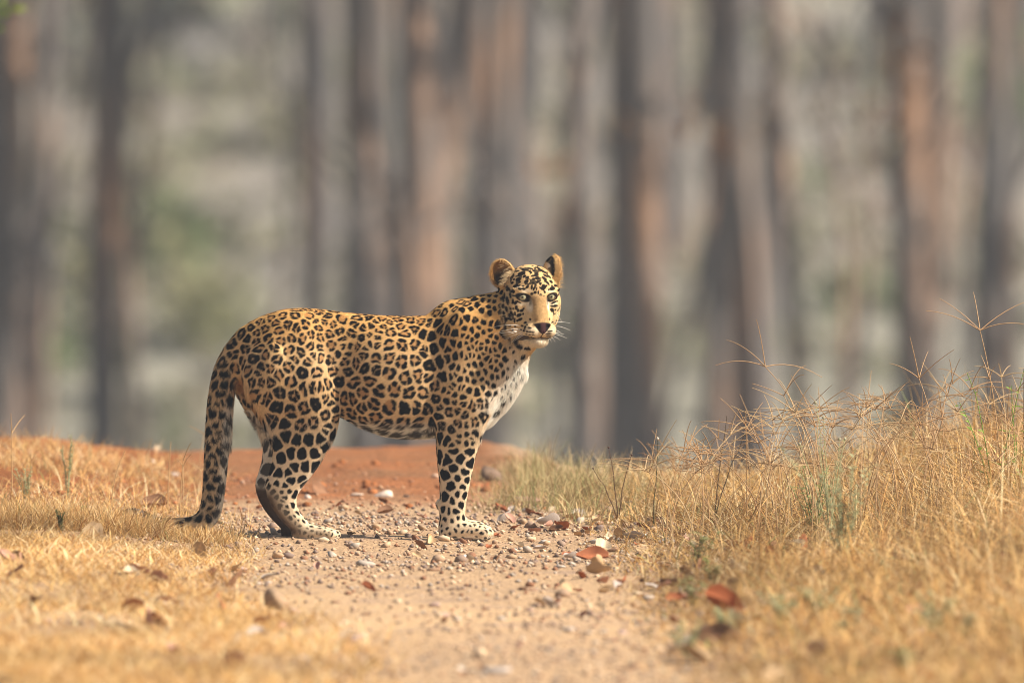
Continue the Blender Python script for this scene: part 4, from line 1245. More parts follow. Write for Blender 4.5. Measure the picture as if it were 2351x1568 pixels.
# ---- whiskers, each its own tapered tube
wh_mat, _, _, _ = new_mat("whisker", (0.85, 0.82, 0.76), 0.35, 0.4)
def tube_mesh(name, pts, rad, mat, seg=5):
    pts = np.asarray(pts, float); n = len(pts)
    tg = np.gradient(pts, axis=0); tg /= np.maximum(np.linalg.norm(tg, axis=1), 1e-9)[:, None]
    ref = np.array([0, 0, 1.0]) if abs(tg[0][2]) < 0.9 else np.array([1.0, 0, 0])
    a = np.cross(tg, ref); a /= np.maximum(np.linalg.norm(a, axis=1), 1e-9)[:, None]; b = np.cross(tg, a)
    V = []; F = []
    for i in range(n):
        for k in range(seg):
            t = 2 * math.pi * k / seg
            V.append(pts[i] + (a[i] * math.cos(t) + b[i] * math.sin(t)) * rad[i])
    for i in range(n - 1):
        for k in range(seg):
            F.append([i * seg + k, i * seg + (k + 1) % seg, (i + 1) * seg + (k + 1) % seg, (i + 1) * seg + k])
    F.append(list(range(seg))[::-1]); F.append([(n - 1) * seg + k for k in range(seg)])
    return mesh_from(name, np.array(V), F, mat, True)
def z8(zx, zy): return np.array([(zx / 4.9 + 1640 - 600) * 1.4936, (zy / 4.9 + 840 - 800) * 1.4936])   # close-up pixel -> q (x, v)
WH = [((470,1190),(250,1180),(0,1225)),((480,1240),(250,1260),(0,1345)),((470,1260),(240,1300),(20,1330)),((500,1300),(380,1340),(210,1435)),((520,1320),(420,1380),(290,1490)),
      ((450,1280),(300,1320),(150,1360)),((540,1340),(430,1400),(330,1470)),((1010,1170),(1080,1130),(1290,1150)),((1020,1215),(1130,1205),(1300,1275)),((1010,1265),(1090,1275),(1160,1330)),
      ((1000,1300),(1080,1310),(1185,1330)),((990,1320),(1100,1340),(1240,1400)),((975,1350),(1060,1380),(1140,1440)),((960,1370),(1010,1400),(1050,1470)),((940,1390),(970,1420),(985,1470)),
      ((1080,1010),(1110,1050),(1160,1130)),((830,1460),(850,1510),(900,1600)),((420,560),(500,565),(560,570))]
for i, (p0, p1, p2) in enumerate(WH):
    a, b, c = z8(*p0), z8(*p1), z8(*p2)
    left = p2[0] < p0[0]
    d0 = -210 if p0[1] > 1100 else -160
    if not left: d0 = -195
    dq = (d0, d0 - 18, d0 + (40 if left else 25))
    t = np.linspace(0, 1, 9)[:, None]
    A3, B3, C3 = np.array([a[0], dq[0], a[1]]), np.array([b[0], dq[1], b[1]]), np.array([c[0], dq[2], c[1]])
    ctrl = 2 * B3 - 0.5 * (A3 + C3)
    pts = (1 - t) ** 2 * A3 + 2 * t * (1 - t) * ctrl + t * t * C3
    link(bpy.data.objects.new("whisker", tube_mesh("whisker", q2w(pts), np.linspace(0.00085, 0.00022, 9), wh_mat)), leopard)
# =================================================================== stones, gravel, fallen leaves
stone_m = attr_mat("stone", rough=0.9, spec=0.15, noise_scale=45.0, noise_amt=0.25)
ICO = None
def ico_arrays(sub=1):
    bm = bmesh.new(); bmesh.ops.create_icosphere(bm, subdivisions=sub, radius=1.0)
    V = np.array([v.co[:] for v in bm.verts]); F = np.array([[v.index for v in f.verts] for f in bm.faces]); bm.free()
    return V, F
IV1, IF1 = ico_arrays(1); IV2, IF2 = ico_arrays(2)
def stone_verts(IV, rg, rough=0.28):
    s = rg.uniform(0, 100)
    d = 1 + rough * vnoise(IV, 1.4, s, 2)
    V = IV * d[:, None]
    for _ in range(7):                               # chip flat faces off
        nrm = rg.normal(0, 1, 3); nrm /= np.linalg.norm(nrm)
        k = rg.uniform(0.4, 0.85); ex = V @ nrm - k
        V = V - np.where(ex > 0, ex, 0)[:, None] * nrm[None] * 0.9
    return V
STONEC = [(0.38, 0.26, 0.18), (0.46, 0.32, 0.21), (0.28, 0.20, 0.155), (0.27, 0.14, 0.085), (0.38, 0.32, 0.27), (0.54, 0.41, 0.29), (0.19, 0.14, 0.12)]
rs = np.random.default_rng(21)
PEBN = ["brown", "sandy", "dull brown", "rusty red", "grey", "cream", "blackish"]
pebs = []
for k in range(21):
    V = stone_verts(IV1, rs, 0.5) * np.array([1, rs.uniform(0.6, 1), rs.uniform(0.35, 0.65)])
    m = mesh_from("pebble", V, IF1, stone_m)
    set_color(m, np.tile(STONEC[k % 7], (len(V), 1)) * rs.uniform(0.85, 1.1))
    pebs.append(m)
def on_path(n, y0, y1, rg, spill=0.25):
    y = rg.uniform(y0, y1, n * 3)
    xl, xr = path_edges(y)
    x = xl - spill + (xr - xl + 2 * spill) * rg.random(n * 3)
    return x[:n], y[:n]
# individually placed pebbles, the largest ones in view
x, y = on_path(290, -5.0, 3.4, rs)
y = np.where(rs.random(290) < 0.6, rs.uniform(-1.6, 1.6, 290), y)
xl, xr = path_edges(y); x = xl - 0.1 + (xr - xl + 0.45) * rs.random(290)
hz = ground_h(x, y)
for i in range(290):
    pk = int(rs.integers(0, 21)); m = pebs[pk]
    o = bpy.data.objects.new("pebble", m)
    s = 0.0065 + 0.024 * rs.random() ** 3.2
    o.scale = (s, s, s); o.rotation_euler = (rs.normal(0, 0.3), rs.normal(0, 0.3), rs.uniform(0, 6.28))
    o.location = (x[i], y[i], hz[i] + s * 0.30)
    link(o); tag(o, f"small {PEBN[pk % 7]} angular pebble lying loose on the gravel track", "pebble", f"{PEBN[pk % 7]} pebbles on the track")
# fine gravel as one mass
n = 26000
x, y = on_path(n, -8.5, 4.6, rs, 0.5)
dens = vnoise(np.stack([x, y, 0 * x], 1), 1.2, 51.0, 2)
keep = rs.random(n) < np.clip(0.75 + 0.6 * dens - 0.5 * sstep(-1.5, -4, y) - 0.5 * sstep(1.6, 3, y), 0.12, 1)
x, y = x[keep], y[keep]; n = len(x)
hz = ground_h(x, y)
OV = np.array([[1, 0, 0], [-0.9, 0.1, 0], [0, 1, 0.1], [0.1, -0.95, 0], [0.1, 0, 0.75], [0, 0.1, -0.6]])
OF = np.array([[0, 2, 4], [2, 1, 4], [1, 3, 4], [3, 0, 4], [2, 0, 5], [1, 2, 5], [3, 1, 5], [0, 3, 5]])
sc = 0.0022 + 0.0095 * rs.random(n) ** 2.2
ang = rs.uniform(0, 6.28, n); ca, sa = np.cos(ang), np.sin(ang)
v = OV[None] * (1 + rs.normal(0, 0.25, (n, 6, 3)))
vx = v[..., 0] * ca[:, None] - v[..., 1] * sa[:, None]; vy = v[..., 0] * sa[:, None] + v[..., 1] * ca[:, None]
V = np.stack([vx * sc[:, None] + x[:, None], vy * sc[:, None] + y[:, None], v[..., 2] * sc[:, None] + (hz + sc * 0.3)[:, None]], 2).reshape(-1, 3)
F = (OF[None] + (np.arange(n) * 6)[:, None, None]).reshape(-1, 3)
gmesh = mesh_from("gravel", V, F, stone_m)
cc = np.array(STONEC)[rs.integers(0, 7, n)] * rs.uniform(0.8, 1.25, (n, 1))
redm = (y > 2.0)[:, None] * 0.5
cc = cc * (1 - redm) + np.array([0.40, 0.17, 0.08]) * redm
set_color(gmesh, np.repeat(cc, 6, axis=0))
gr = link(bpy.data.objects.new("gravel", gmesh)); tag(gr, "fine brown gravel and grit scattered over the track", "gravel", kind="stuff")

# red earth clods on the crest
nc = 420
yc_ = rs.uniform(1.8, 5.6, nc); xc_ = rs.uniform(-1.9, 0.25, nc); hc_ = ground_h(xc_, yc_)
sc_ = 0.003 + 0.017 * rs.random(nc) ** 4
v = IV1[None] * (1 + rs.normal(0, 0.16, (nc, len(IV1), 1))) * np.array([1, 1, 0.7])
V = (v * sc_[:, None, None] + np.stack([xc_, yc_, hc_ + sc_ * 0.25], 1)[:, None, :]).reshape(-1, 3)
F = (IF1[None] + (np.arange(nc) * len(IV1))[:, None, None]).reshape(-1, 3)
cm_ = mesh_from("earth_clods", V, F, stone_m)
set_color(cm_, np.repeat(np.array([0.34, 0.13, 0.05]) * rs.uniform(0.45, 1.35, (nc, 1)), len(IV1), axis=0))
tag(link(bpy.data.objects.new("earth_clods", cm_)), "crumbled red earth clods strewn over the crest", "earth", kind="stuff")

# bigger stones set by hand: picture x, y, size across (m), squash, colour, label
def big_stone(px, py, s, sq, col, label, seed, dz=0.25):
    rg = np.random.default_rng(seed)
    V = stone_verts(stone_verts(IV2, rg, 0.5), rg, 0.25) * np.array([s / 2, s / 2 * 0.75, s / 2 * sq])
    m = mesh_from("stone", V, IF2, stone_m)
    sp = vnoise(V, 60.0, seed, 2)
    set_color(m, np.array(col) * (1 + 0.2 * sp)[:, None])
    o = link(bpy.data.objects.new("stone", m))
    p = ground_hit(px, py)
    o.location = (p.x, p.y, gz(p.x, p.y) + s / 2 * sq * dz); o.rotation_euler = (0, 0, rg.uniform(-0.4, 0.4))
    tag(o, label, "stone")
    return o
big_stone(838, 1300, 0.075, 0.45, (0.42, 0.35, 0.30), "flat grey stone on the bare track in front of the leopard's paws", 1)
big_stone(632, 1400, 0.095, 1.0, (0.30, 0.21, 0.14), "dark brown upright stone at the edge of the straw-coloured grass mat", 2, 0.5)
big_stone(1098, 1512, 0.062, 0.7, (0.62, 0.46, 0.31), "pale sandy rounded stone on the blurred foreground of the track", 3)
big_stone(1135, 1545, 0.10, 0.4, (0.38, 0.33, 0.30), "low grey stone beside the pale sandy rounded one", 4)
big_stone(1068, 1281, 0.030, 0.6, (0.80, 0.76, 0.72), "small white stone in front of the leopard's fore paw", 5)
big_stone(348, 1062, 0.040, 0.7, (0.78, 0.72, 0.66), "white stone on the red earth bank behind the tail", 6)
big_stone(356, 1036, 0.042, 0.8, (0.66, 0.52, 0.38), "cream stone on the red bank above the white stone", 7)
big_stone(402, 1092, 0.055, 0.4, (0.66, 0.58, 0.52), "flat pale stone low on the red bank", 8)
big_stone(882, 1142, 0.105, 0.42, (0.62, 0.50, 0.42), "long pale rock on the red soil between the leopard's legs", 9)
big_stone(815, 1140, 0.06, 0.3, (0.60, 0.50, 0.42), "thin pale slab beside the long pale rock", 10)
big_stone(708, 1146, 0.035, 0.6, (0.68, 0.56, 0.48), "small pinkish white stone on the red soil by the hind leg", 11)
big_stone(1002, 1098, 0.038, 0.7, (0.66, 0.48, 0.36), "cream stone just behind the leopard's front leg", 12)
big_stone(1128, 1105, 0.15, 0.55, (0.17, 0.115, 0.085), "dark brown earthy clod behind the front paws at the grass edge", 13, 0.3)
big_stone(805, 1254, 0.038, 0.7, (0.25, 0.19, 0.16), "dark pebble-like stone touching the hind paw's toes", 14)
big_stone(1058, 1540, 0.03, 0.8, (0.72, 0.66, 0.58), "tiny white stone before the low grey one", 15)
big_stone(280, 1440, 0.17, 0.35, (0.52, 0.37, 0.22), "half-buried tan stone in the straw-coloured grass mat", 16, 0.1)

rb = np.random.default_rng(44)
for i in range(44):                               # flat broken stones, mostly where litter gathers by the bank
    if i < 34: px_, py_ = rb.uniform(640, 1480), rb.uniform(1160, 1480)
    else: px_, py_ = rb.uniform(30, 560), rb.uniform(1150, 1480)
    cn = ["grey", "tan", "brown", "mauve"][i % 4]
    o = big_stone(px_, py_, rb.uniform(0.028, 0.062), rb.uniform(0.3, 0.55), {"grey": (0.42, 0.37, 0.33), "tan": (0.55, 0.42, 0.29), "brown": (0.29, 0.18, 0.12), "mauve": (0.40, 0.29, 0.26)}[cn], f"flat broken {cn} stone lying on the ground near the leopard", 60 + i, 0.35)
    o["group"] = f"flat broken {cn} stones"
# fallen leaves: curled blades, each its own object
leafl_m = attr_mat("dead_leaf", rough=0.75, spec=0.25, transl=0.2, noise_scale=40.0, noise_amt=0.22)
def leaf_mesh(seed, col, curl):
    rg = np.random.default_rng(seed)
    nu, nv = 9, 5
    V = []
    for i in range(nu):
        t = i / (nu - 1); w = 0.36 * math.sin(math.pi * (0.06 + 0.9 * t) ** 0.85) ** 0.8
        for j in range(nv):
            s = (j / (nv - 1) - 0.5) * 2
            zz = curl * (abs(s) ** 1.6) * w * 1.1 + curl * 0.5 * (t - 0.5) ** 2 + 0.03 * math.sin(9 * t + 4 * s + seed)
            V.append((t - 0.5, s * w * (1 - 0.25 * curl * s * s), zz))
    V = np.array(V) + rg.normal(0, 0.008, (nu * nv, 3))
    F = [[i * nv + j, i * nv + j + 1, (i + 1) * nv + j + 1, (i + 1) * nv + j] for i in range(nu - 1) for j in range(nv - 1)]
    b = len(V)
    stalk = np.array([[-0.5, 0.006, 0.02], [-0.5, -0.006, 0.02], [-0.68, -0.004, 0.05], [-0.68, 0.004, 0.05]])
    V = np.concatenate([V, stalk]); F.append([b, b + 1, b + 2, b + 3])
    V2 = V.copy(); V2[:, 2] -= 0.012                                   # a little body: leaves are thin but not paper planes
    n = len(V)
    F2 = F + [[n + k for k in f[::-1]] for f in F]
    m = mesh_from("fallen_leaf", np.concatenate([V, V2]), F2, leafl_m, True)
    c = np.tile(col, (2 * n, 1)).astype(float)
    mid = np.exp(-(V[:, 1] / 0.025) ** 2)
    c[:n] = c[:n] * (1 + 0.35 * mid)[:, None]
    set_color(m, np.clip(c, 0, 0.9))
    return m
LC = {"rust": (0.36, 0.125, 0.055), "tan": (0.52, 0.36, 0.21), "grey": (0.46, 0.40, 0.37), "pink": (0.50, 0.29, 0.22), "brown": (0.24, 0.125, 0.07), "pale": (0.62, 0.50, 0.36)}
LM = {k: [leaf_mesh(70 + 5 * i + j, c, 0.15 + 0.35 * j) for j in range(3)] for i, (k, c) in enumerate(LC.items())}
def put_leaf(p, k, s, rg, label, group=None, tilt=0.35, rz=None):
    o = bpy.data.objects.new("fallen_leaf", LM[k][rg.integers(0, 3)])
    o.location = (p[0], p[1], gz(p[0], p[1]) + 0.006 + s * 0.06); o.scale = (s, s, s)
    o.rotation_euler = (rg.normal(0, tilt), rg.normal(0, tilt), rg.uniform(0, 6.28) if rz is None else rz)
    link(o); tag(o, label, "leaf", group)
rl = np.random.default_rng(8)
HAND = [(1655, 1420, "rust", 0.15, "large rust-red leaf standing up at the edge of the foreground grass"), (1640, 1480, "brown", 0.14, "dark brown leaf under the large rust-red one"),
        (1690, 1440, "pale", 0.10, "pale curled leaf against the large rust-red one"), (1290, 1218, "rust", 0.075, "brick-red leaf among grey litter beside the right-hand grass".replace("right-hand ", "")),
        (1258, 1212, "grey", 0.09, "silvery grey leaf resting on the brick-red one"), (1375, 1325, "tan", 0.085, "tan leaf with dark underside on the open track by the grass"),
        (1245, 1135, "brown", 0.10, "dark curled leaf lying before the blurred olive grass"), (1225, 1160, "pink", 0.11, "mauve-pink leaf below the dark curled leaf"),
        (985, 1250, "tan", 0.06, "upturned tan leaf in front of the fore paw"), (965, 1262, "brown", 0.055, "small brown leaf under the upturned tan one"),
        (1338, 1418, "rust", 0.05, "small orange leaf on the blurred foreground of the track"), (1380, 1268, "pale", 0.085, "long pale leaf lying at the foot of the grass"),
        (1360, 1290, "rust", 0.10, "reddish leaf tucked under the long pale leaf"), (270, 1215, "pink", 0.06, "pink leaf caught in the thin straw before the tail tip"),
        (350, 1172, "brown", 0.10, "dark purplish leaf lying between the tail's curl and its tip"), (210, 1240, "tan", 0.10, "dull tan leaf flat in the thin straw"),
        (735, 1135, "brown", 0.09, "twisted brown leaf beside the thin pale slab"), (1115, 1128, "rust", 0.08, "faded red leaf behind the earthy clod"),
        (1560, 1500, "grey", 0.13, "greyish leaf at the lower edge of the bare track"), (1600, 1520, "tan", 0.12, "tan leaf overlapping the greyish one"),
        (1710, 1262, "rust", 0.10, "russet leaf lodged in the grass bank above the path edge"), (600, 1440, "rust", 0.08, "orange leaf half hidden behind the dark upright stone"),
        (1420, 1240, "tan", 0.07, "small cream leaf propped on stones"), (1330, 1190, "grey", 0.07, "bleached leaf on gravel beside the brick-red one")]
for i, (px, py, k, s, lab) in enumerate(HAND):
    p = ground_hit(px, py)
    put_leaf((p.x, p.y), k, s, rl, lab, None, 0.45)
    if i == 0:
        big = [o for o in COL.objects if o.get('label') == lab][0]; big.scale = (0.15, 0.13, 0.15); big.rotation_euler = (0.9, 0.45, 0.6); big.location.z += 0.015
for i in range(150):
    if i < 90:                                    # the drift along the foot of the right bank
        y = rl.uniform(-4.5, 2.2); xr_ = float(path_edges(np.array([y]))[1][0]); x = xr_ + rl.normal(0.06, 0.16)
    else:
        y = rl.uniform(-7.5, 3.5); xl_, xr_ = [float(a[0]) for a in path_edges(np.array([y]))]; x = rl.uniform(xl_ - 0.5, xr_ + 0.5)
    k = list(LC)[rl.choice(6, p=[0.15, 0.28, 0.12, 0.12, 0.15, 0.18])]
    put_leaf((x, y), k, rl.uniform(0.025, 0.07), rl, f"{ {'rust':'rust-red','tan':'tan','grey':'grey','pink':'pinkish','brown':'dark brown','pale':'pale straw'}[k] } dry leaf fallen among the litter of the track", f"{k} fallen leaves")

for i in range(70):                               # leaves caught in the grass on both sides
    y = rl.uniform(-8.5, -0.8); xl_, xr_ = [float(a[0]) for a in path_edges(np.array([y]))]
    x = xr_ + rl.uniform(0.1, 1.3) if i % 5 < 3 else xl_ - rl.uniform(0.0, 0.9)
    k = list(LC)[rl.choice(6, p=[0.28, 0.22, 0.06, 0.12, 0.16, 0.16])]
    put_leaf((x, y), k, rl.uniform(0.04, 0.10), rl, f"{ {'rust':'rust-red','tan':'tan','grey':'grey','pink':'pinkish','brown':'dark brown','pale':'pale straw'}[k] } dry leaf caught in the verge grass", f"{k} leaves in the verge grass", 0.6)
# =================================================================== grass and herbs
grass_m = attr_mat("dry_grass_blade", rough=0.6, spec=0.25, transl=0.12)
STRAW = np.array([(0.62, 0.355, 0.115), (0.72, 0.47, 0.185), (0.80, 0.61, 0.34), (0.42, 0.205, 0.070), (0.58, 0.40, 0.20), (0.26, 0.130, 0.050)])
def blades(P, h, lean, width, cols, rg, az=None, segs=3):
    """arrays for n curved tapering blades"""
    n = len(P)
    az = rg.uniform(0, 2 * math.pi, n) if az is None else az
    dr = np.stack([np.cos(az), np.sin(az), np.zeros(n)], 1)
    fa = rg.uniform(0, math.pi, n); sd = np.stack([np.cos(fa), np.sin(fa) * 0.6, np.zeros(n)], 1)
    V = np.empty((n, 2 * segs + 1, 3))
    for i in range(segs + 1):
        t = i / segs
        c = P + dr * (h * lean * (0.35 * t + 0.65 * t * t))[:, None]
        c[:, 2] += h * np.clip(t - np.clip(lean, 0, 1.6) * 0.38 * t * t, 0.02, None)
        w = (width * (1 - t) ** 0.6)[:, None]
        if i < segs:
            V[:, 2 * i] = c - sd * w; V[:, 2 * i + 1] = c + sd * w
        else:
            V[:, 2 * segs] = c
    base = (np.arange(n) * (2 * segs + 1))[:, None]
    F = []
    for i in range(segs - 1):
        F.append(base + np.array([2 * i, 2 * i + 1, 2 * i + 3])); F.append(base + np.array([2 * i, 2 * i + 3, 2 * i + 2]))
    F.append(base + np.array([2 * segs - 2, 2 * segs - 1, 2 * segs]))
    return V.reshape(-1, 3), np.stack(F, 1).reshape(-1, 3), np.repeat(cols, 2 * segs + 1, axis=0)

def grass_object(name, x, y, h, lean, width, label, rg, pal=STRAW, pw=None, green=0.0, sink=0.004, az=None):
    z = ground_h(x, y) - sink
    n = len(x)
    cols = pal[rg.choice(len(pal), n, p=pw)] * rg.uniform(0.8, 1.2, (n, 1)) * 0.93
    patch = vnoise(np.stack([x, y, 0 * x], 1), 1.7, 71.0, 3)
    cols = cols * (1 + 0.65 * patch)[:, None] * np.where(patch < 0, 1, 1)[:, None]; cols[:, 2] *= 1 + 0.3 * np.clip(patch, 0, 1)
    g = rg.random(n) < green
    cols[g] = np.array([0.22, 0.25, 0.085]) * rg.uniform(0.7, 1.3, (g.sum(), 1))
    V, F, C = blades(np.stack([x, y, z], 1), h, lean, width, np.clip(cols, 0.01, 0.85), rg, az)
    m = mesh_from(name, V, F, grass_m); set_color(m, C)
    o = link(bpy.data.objects.new(name, m)); tag(o, label, "grass", kind="stuff")
    return o
gr_ = np.random.default_rng(77)
def clumpy(x, y, scale, seed, thr):
    return vnoise(np.stack([x, y, 0 * x], 1), scale, seed, 2) + gr_.normal(0, 0.12, len(x)) > thr
# 1 matted straw in the left foreground
n = 42000
y = gr_.uniform(-10.5, -1.2, n); xl, xr = path_edges(y)
x = xl + 0.30 * sstep(-3.0, -6.0, y) - gr_.random(n) ** 0.8 * 1.25 + 0.06 * gr_.normal(0, 1, n)
k = clumpy(x, y, 2.6, 61.0, 0.0); x, y = x[k], y[k]; n = len(x)
grass_object("dry_grass", x, y, gr_.uniform(0.03, 0.085, n), gr_.uniform(0.7, 1.6, n), gr_.uniform(0.0010, 0.0024, n), "matted golden straw beside the track, opposite the tall grass bank", gr_,
             pw=[0.36, 0.30, 0.14, 0.10, 0.06, 0.04])
# 2 thin dry grass round the tail and up the red bank
n = 17000
y = gr_.uniform(-1.4, 5.2, n); xl, xr = path_edges(y)
x = xl + 0.10 - gr_.random(n) ** 0.75 * 1.2
k = clumpy(x, y, 2.6, 62.0, -0.02) & (gr_.random(n) < 1 - 0.6 * sstep(1.4, 3.6, y)); x, y = x[k], y[k]; n = len(x)
grass_object("dry_grass", x, y, gr_.uniform(0.025, 0.10, n) * (1 + 0.3 * sstep(1, 3, y)), gr_.uniform(0.3, 1.4, n), gr_.uniform(0.0008, 0.0018, n), "thin dry grass and straw around the leopard's tail", gr_,
             pw=[0.24, 0.26, 0.16, 0.14, 0.12, 0.08], green=0.03)
# coarse bright straws in the mat, and taller ones up the red bank
n = 9000
y = gr_.uniform(-10.0, -1.0, n); xl, xr = path_edges(y)
x = xl + 0.30 * sstep(-3.0, -6.0, y) - gr_.random(n) ** 0.8 * 1.25 + 0.08 * gr_.normal(0, 1, n)
k = clumpy(x, y, 3.0, 67.0, -0.2); x, y = x[k], y[k]; n = len(x)
grass_object("dry_grass", x, y, gr_.uniform(0.04, 0.12, n), gr_.uniform(0.5, 2.6, n), 0.0012 + 0.0026 * gr_.random(n) ** 2, "coarse pale straws strewn over the golden straw mat", gr_,
             pw=[0.20, 0.34, 0.34, 0.06, 0.06, 0.0])
n = 5600
y = gr_.uniform(0.4, 5.0, n); xl, xr = path_edges(y)
x = xl - 0.02 - gr_.random(n) ** 0.8 * 1.1
k = clumpy(x, y, 3.2, 68.0, -0.15); x, y = x[k], y[k]; n = len(x)
grass_object("dry_grass", x, y, gr_.uniform(0.04, 0.13, n), gr_.uniform(0.2, 1.8, n), 0.0009 + 0.0012 * gr_.random(n) ** 2, "straggling coarse dry grass growing up the red earth bank", gr_,
             pw=[0.26, 0.28, 0.18, 0.14, 0.08, 0.06], green=0.05)
# 3 the dense bank on the other side: a low brown thatch with brighter coarse straws standing and lying in it
def bank_xy(n, y0, y1, wid=1.75):
    y = gr_.uniform(y0, y1, n); xl, xr = path_edges(y)
    x = xr + 0.02 + gr_.random(n) ** 0.85 * wid + 0.05 * gr_.normal(0, 1, n)
    return x, y
def bank_h(x, y):
    d = x - path_edges(y)[1]
    return (0.045 + 0.085 * sstep(0.0, 0.55, d) + 0.12 * sstep(0.6, 1.4, d)) * (1 - 0.35 * sstep(-3, -7, y))
x, y = bank_xy(40000, -10.0, 3.4)
k = clumpy(x, y, 2.4, 63.0, -0.35); x, y = x[k], y[k]; n = len(x)
grass_object("dry_grass", x, y, bank_h(x, y) * gr_.uniform(0.3, 1.0, n), gr_.uniform(0.4, 2.6, n), 0.0008 + 0.0014 * gr_.random(n) ** 2, "dense brown-gold thatch of the grass bank", gr_,
             pw=[0.24, 0.12, 0.03, 0.32, 0.06, 0.23], green=0.09)
x, y = bank_xy(14000, -4.5, 3.0)
k = clumpy(x, y, 3.4, 65.0, -0.25); x, y = x[k], y[k]; n = len(x)
grass_object("dry_grass", x, y, bank_h(x, y) * gr_.uniform(0.7, 1.6, n), gr_.uniform(0.1, 2.4, n), 0.0011 + 0.0022 * gr_.random(n) ** 2, "coarse bright straws standing out of the grass bank's thatch", gr_,
             pw=[0.34, 0.30, 0.20, 0.08, 0.06, 0.02], green=0.02)
x, y = bank_xy(9000, -10.0, -4.5)
n = len(x)
grass_object("dry_grass", x, y, bank_h(x, y) * gr_.uniform(0.7, 1.6, n), gr_.uniform(0.2, 2.4, n), 0.0012 + 0.0024 * gr_.random(n) ** 2, "blurred orange-gold straws of the grass bank's near end", gr_,
             pw=[0.36, 0.30, 0.14, 0.12, 0.06, 0.02], green=0.05)
# broken straw lying flat on both verges
n = 15000
y = gr_.uniform(-8.5, 2.0, n); xl, xr = path_edges(y)
sidepick = gr_.random(n) < 0.55
x = np.where(sidepick, xr - 0.05 + gr_.random(n) ** 0.8 * 1.7, xl + 0.10 - gr_.random(n) ** 0.9 * 1.2)
lift = np.where(sidepick, bank_h(x, y) * 0.55 * gr_.random(n), 0.02 * gr_.random(n))
grass_object("loose_straw", x, y, gr_.uniform(0.006, 0.022, n), gr_.uniform(2.5, 6.0, n), 0.0009 + 0.0016 * gr_.random(n) ** 2, "broken straw lying criss-cross on the verges of the track", gr_,
             pw=[0.22, 0.28, 0.28, 0.08, 0.10, 0.04], sink=-lift)
# straw heaped over the lying part of the tail
n = 17000
y = gr_.uniform(-0.50, -0.06, n); x = -1.95 + gr_.random(n) * 1.02 + 0.05 * gr_.normal(0, 1, n)
k = clumpy(x, y, 5.0, 66.0, -0.3); x, y = x[k], y[k]; n = len(x)
grass_object("dry_grass", x, y, gr_.uniform(0.04, 0.12, n) * (1 - 0.40 * (x > -1.1)), gr_.uniform(0.2, 1.6, n), 0.0008 + 0.0012 * gr_.random(n) ** 2, "low tangled straw half covering the lying end of the tail", gr_,
             pw=[0.20, 0.26, 0.22, 0.14, 0.12, 0.06], green=0.02)
# 4 fine hay-like blur on the crest
n = 9000
y = gr_.uniform(1.6, 4.6, n); x = -0.10 + gr_.random(n) ** 0.9 * 1.2 + gr_.normal(0, 0.06, n); y = np.where(x > 0.15, y - 1.0, y)
k = clumpy(x, y, 3.0, 64.0, -0.15); x, y = x[k], y[k]; n = len(x)
grass_object("dry_grass", x, y, gr_.uniform(0.04, 0.20, n) * (0.35 + 0.65 * sstep(-0.12, 0.1, x)) * (1 - 0.55 * sstep(0.2, 0.6, x)), gr_.uniform(0.2, 1.0, n), gr_.uniform(0.0009, 0.0018, n), "soft pale olive grass on the crest behind the leopard's chest", gr_,
             pal=np.array([(0.50, 0.38, 0.19), (0.42, 0.36, 0.17), (0.60, 0.44, 0.22), (0.38, 0.28, 0.13)]), green=0.12)

# tall finger-grass stalks, each a thing with its seed spikes
stem_m = attr_mat("grass_stem", rough=0.55, spec=0.3, transl=0.15)
def stalk(base, h, lean_az, lean, spikes, col, label, group, rg, spike_len=0.16, r=0.0017):
    e = link(bpy.data.objects.new("grass_stalk", None)); e.location = base
    t = np.linspace(0, 1, 9)
    dr = np.array([math.cos(lean_az), 0.5 * math.sin(lean_az), 0])
    pts = dr[None] * (h * lean * t ** 2.0)[:, None] + np.array([0, 0, 1.0])[None] * (h * (t - 0.25 * min(lean, 1) * t ** 3))[:, None]
    V, F = tubes([(pts, r * (1.15 - 0.5 * t))], 4)
    m = mesh_from("stem", V, F, stem_m, True); set_color(m, np.tile(col, (len(V), 1)))
    link(bpy.data.objects.new("stem", m), e)
    tip = pts[-1]; tg = pts[-1] - pts[-2]; tg /= np.linalg.norm(tg)
    a0 = rg.uniform(0, 6.28)
    for k in range(spikes):
        a = a0 + 6.28 * k / spikes + rg.normal(0, 0.25)
        out = np.array([math.cos(a), 0.45 * math.sin(a), 0.35 + 0.5 * math.sin(a * 1.7)])
        d = tg * 0.45 + out; d /= np.linalg.norm(d)
        L = spike_len * rg.uniform(0.65, 1.2)
        s = np.linspace(0, 1, 7)
        sp = tip + d[None] * (L * s)[:, None] + np.array([0, 0, -1.0])[None] * (L * rg.uniform(0.1, 0.45) * s ** 2)[:, None]
        V, F = tubes([(sp, r * 0.95 * (1.0 - 0.55 * s))], 4)
        m = mesh_from("seed_spike", V, F, stem_m, True); set_color(m, np.tile(col * rg.uniform(0.9, 1.15), (len(V), 1)))
        link(bpy.data.objects.new("seed_spike", m), e)
    tag(e, label, "grass stalk", group)
def stalk_to(px, py, Y, lean, az, n, label, seed, group=None, L=0.16, col=None):
    """a stalk whose fork (where the spikes leave) is at a picture point"""
    rg = np.random.default_rng(seed)
    tip = PX(px, py, Y)
    h = 0.5
    for _ in range(6):
        ll = min(lean, 1)
        bx = tip.x - math.cos(az) * h * lean; by = tip.y - 0.5 * math.sin(az) * h * lean
        h = max(0.05, (tip.z - gz(bx, by)) / (1 - 0.25 * ll))
    c = np.array(col if col is not None else (0.46, 0.29, 0.15)) * rg.uniform(0.85, 1.15)
    stalk((bx, by, gz(bx, by) - 0.005), h, az, lean, n, c, label, group, rg, L)
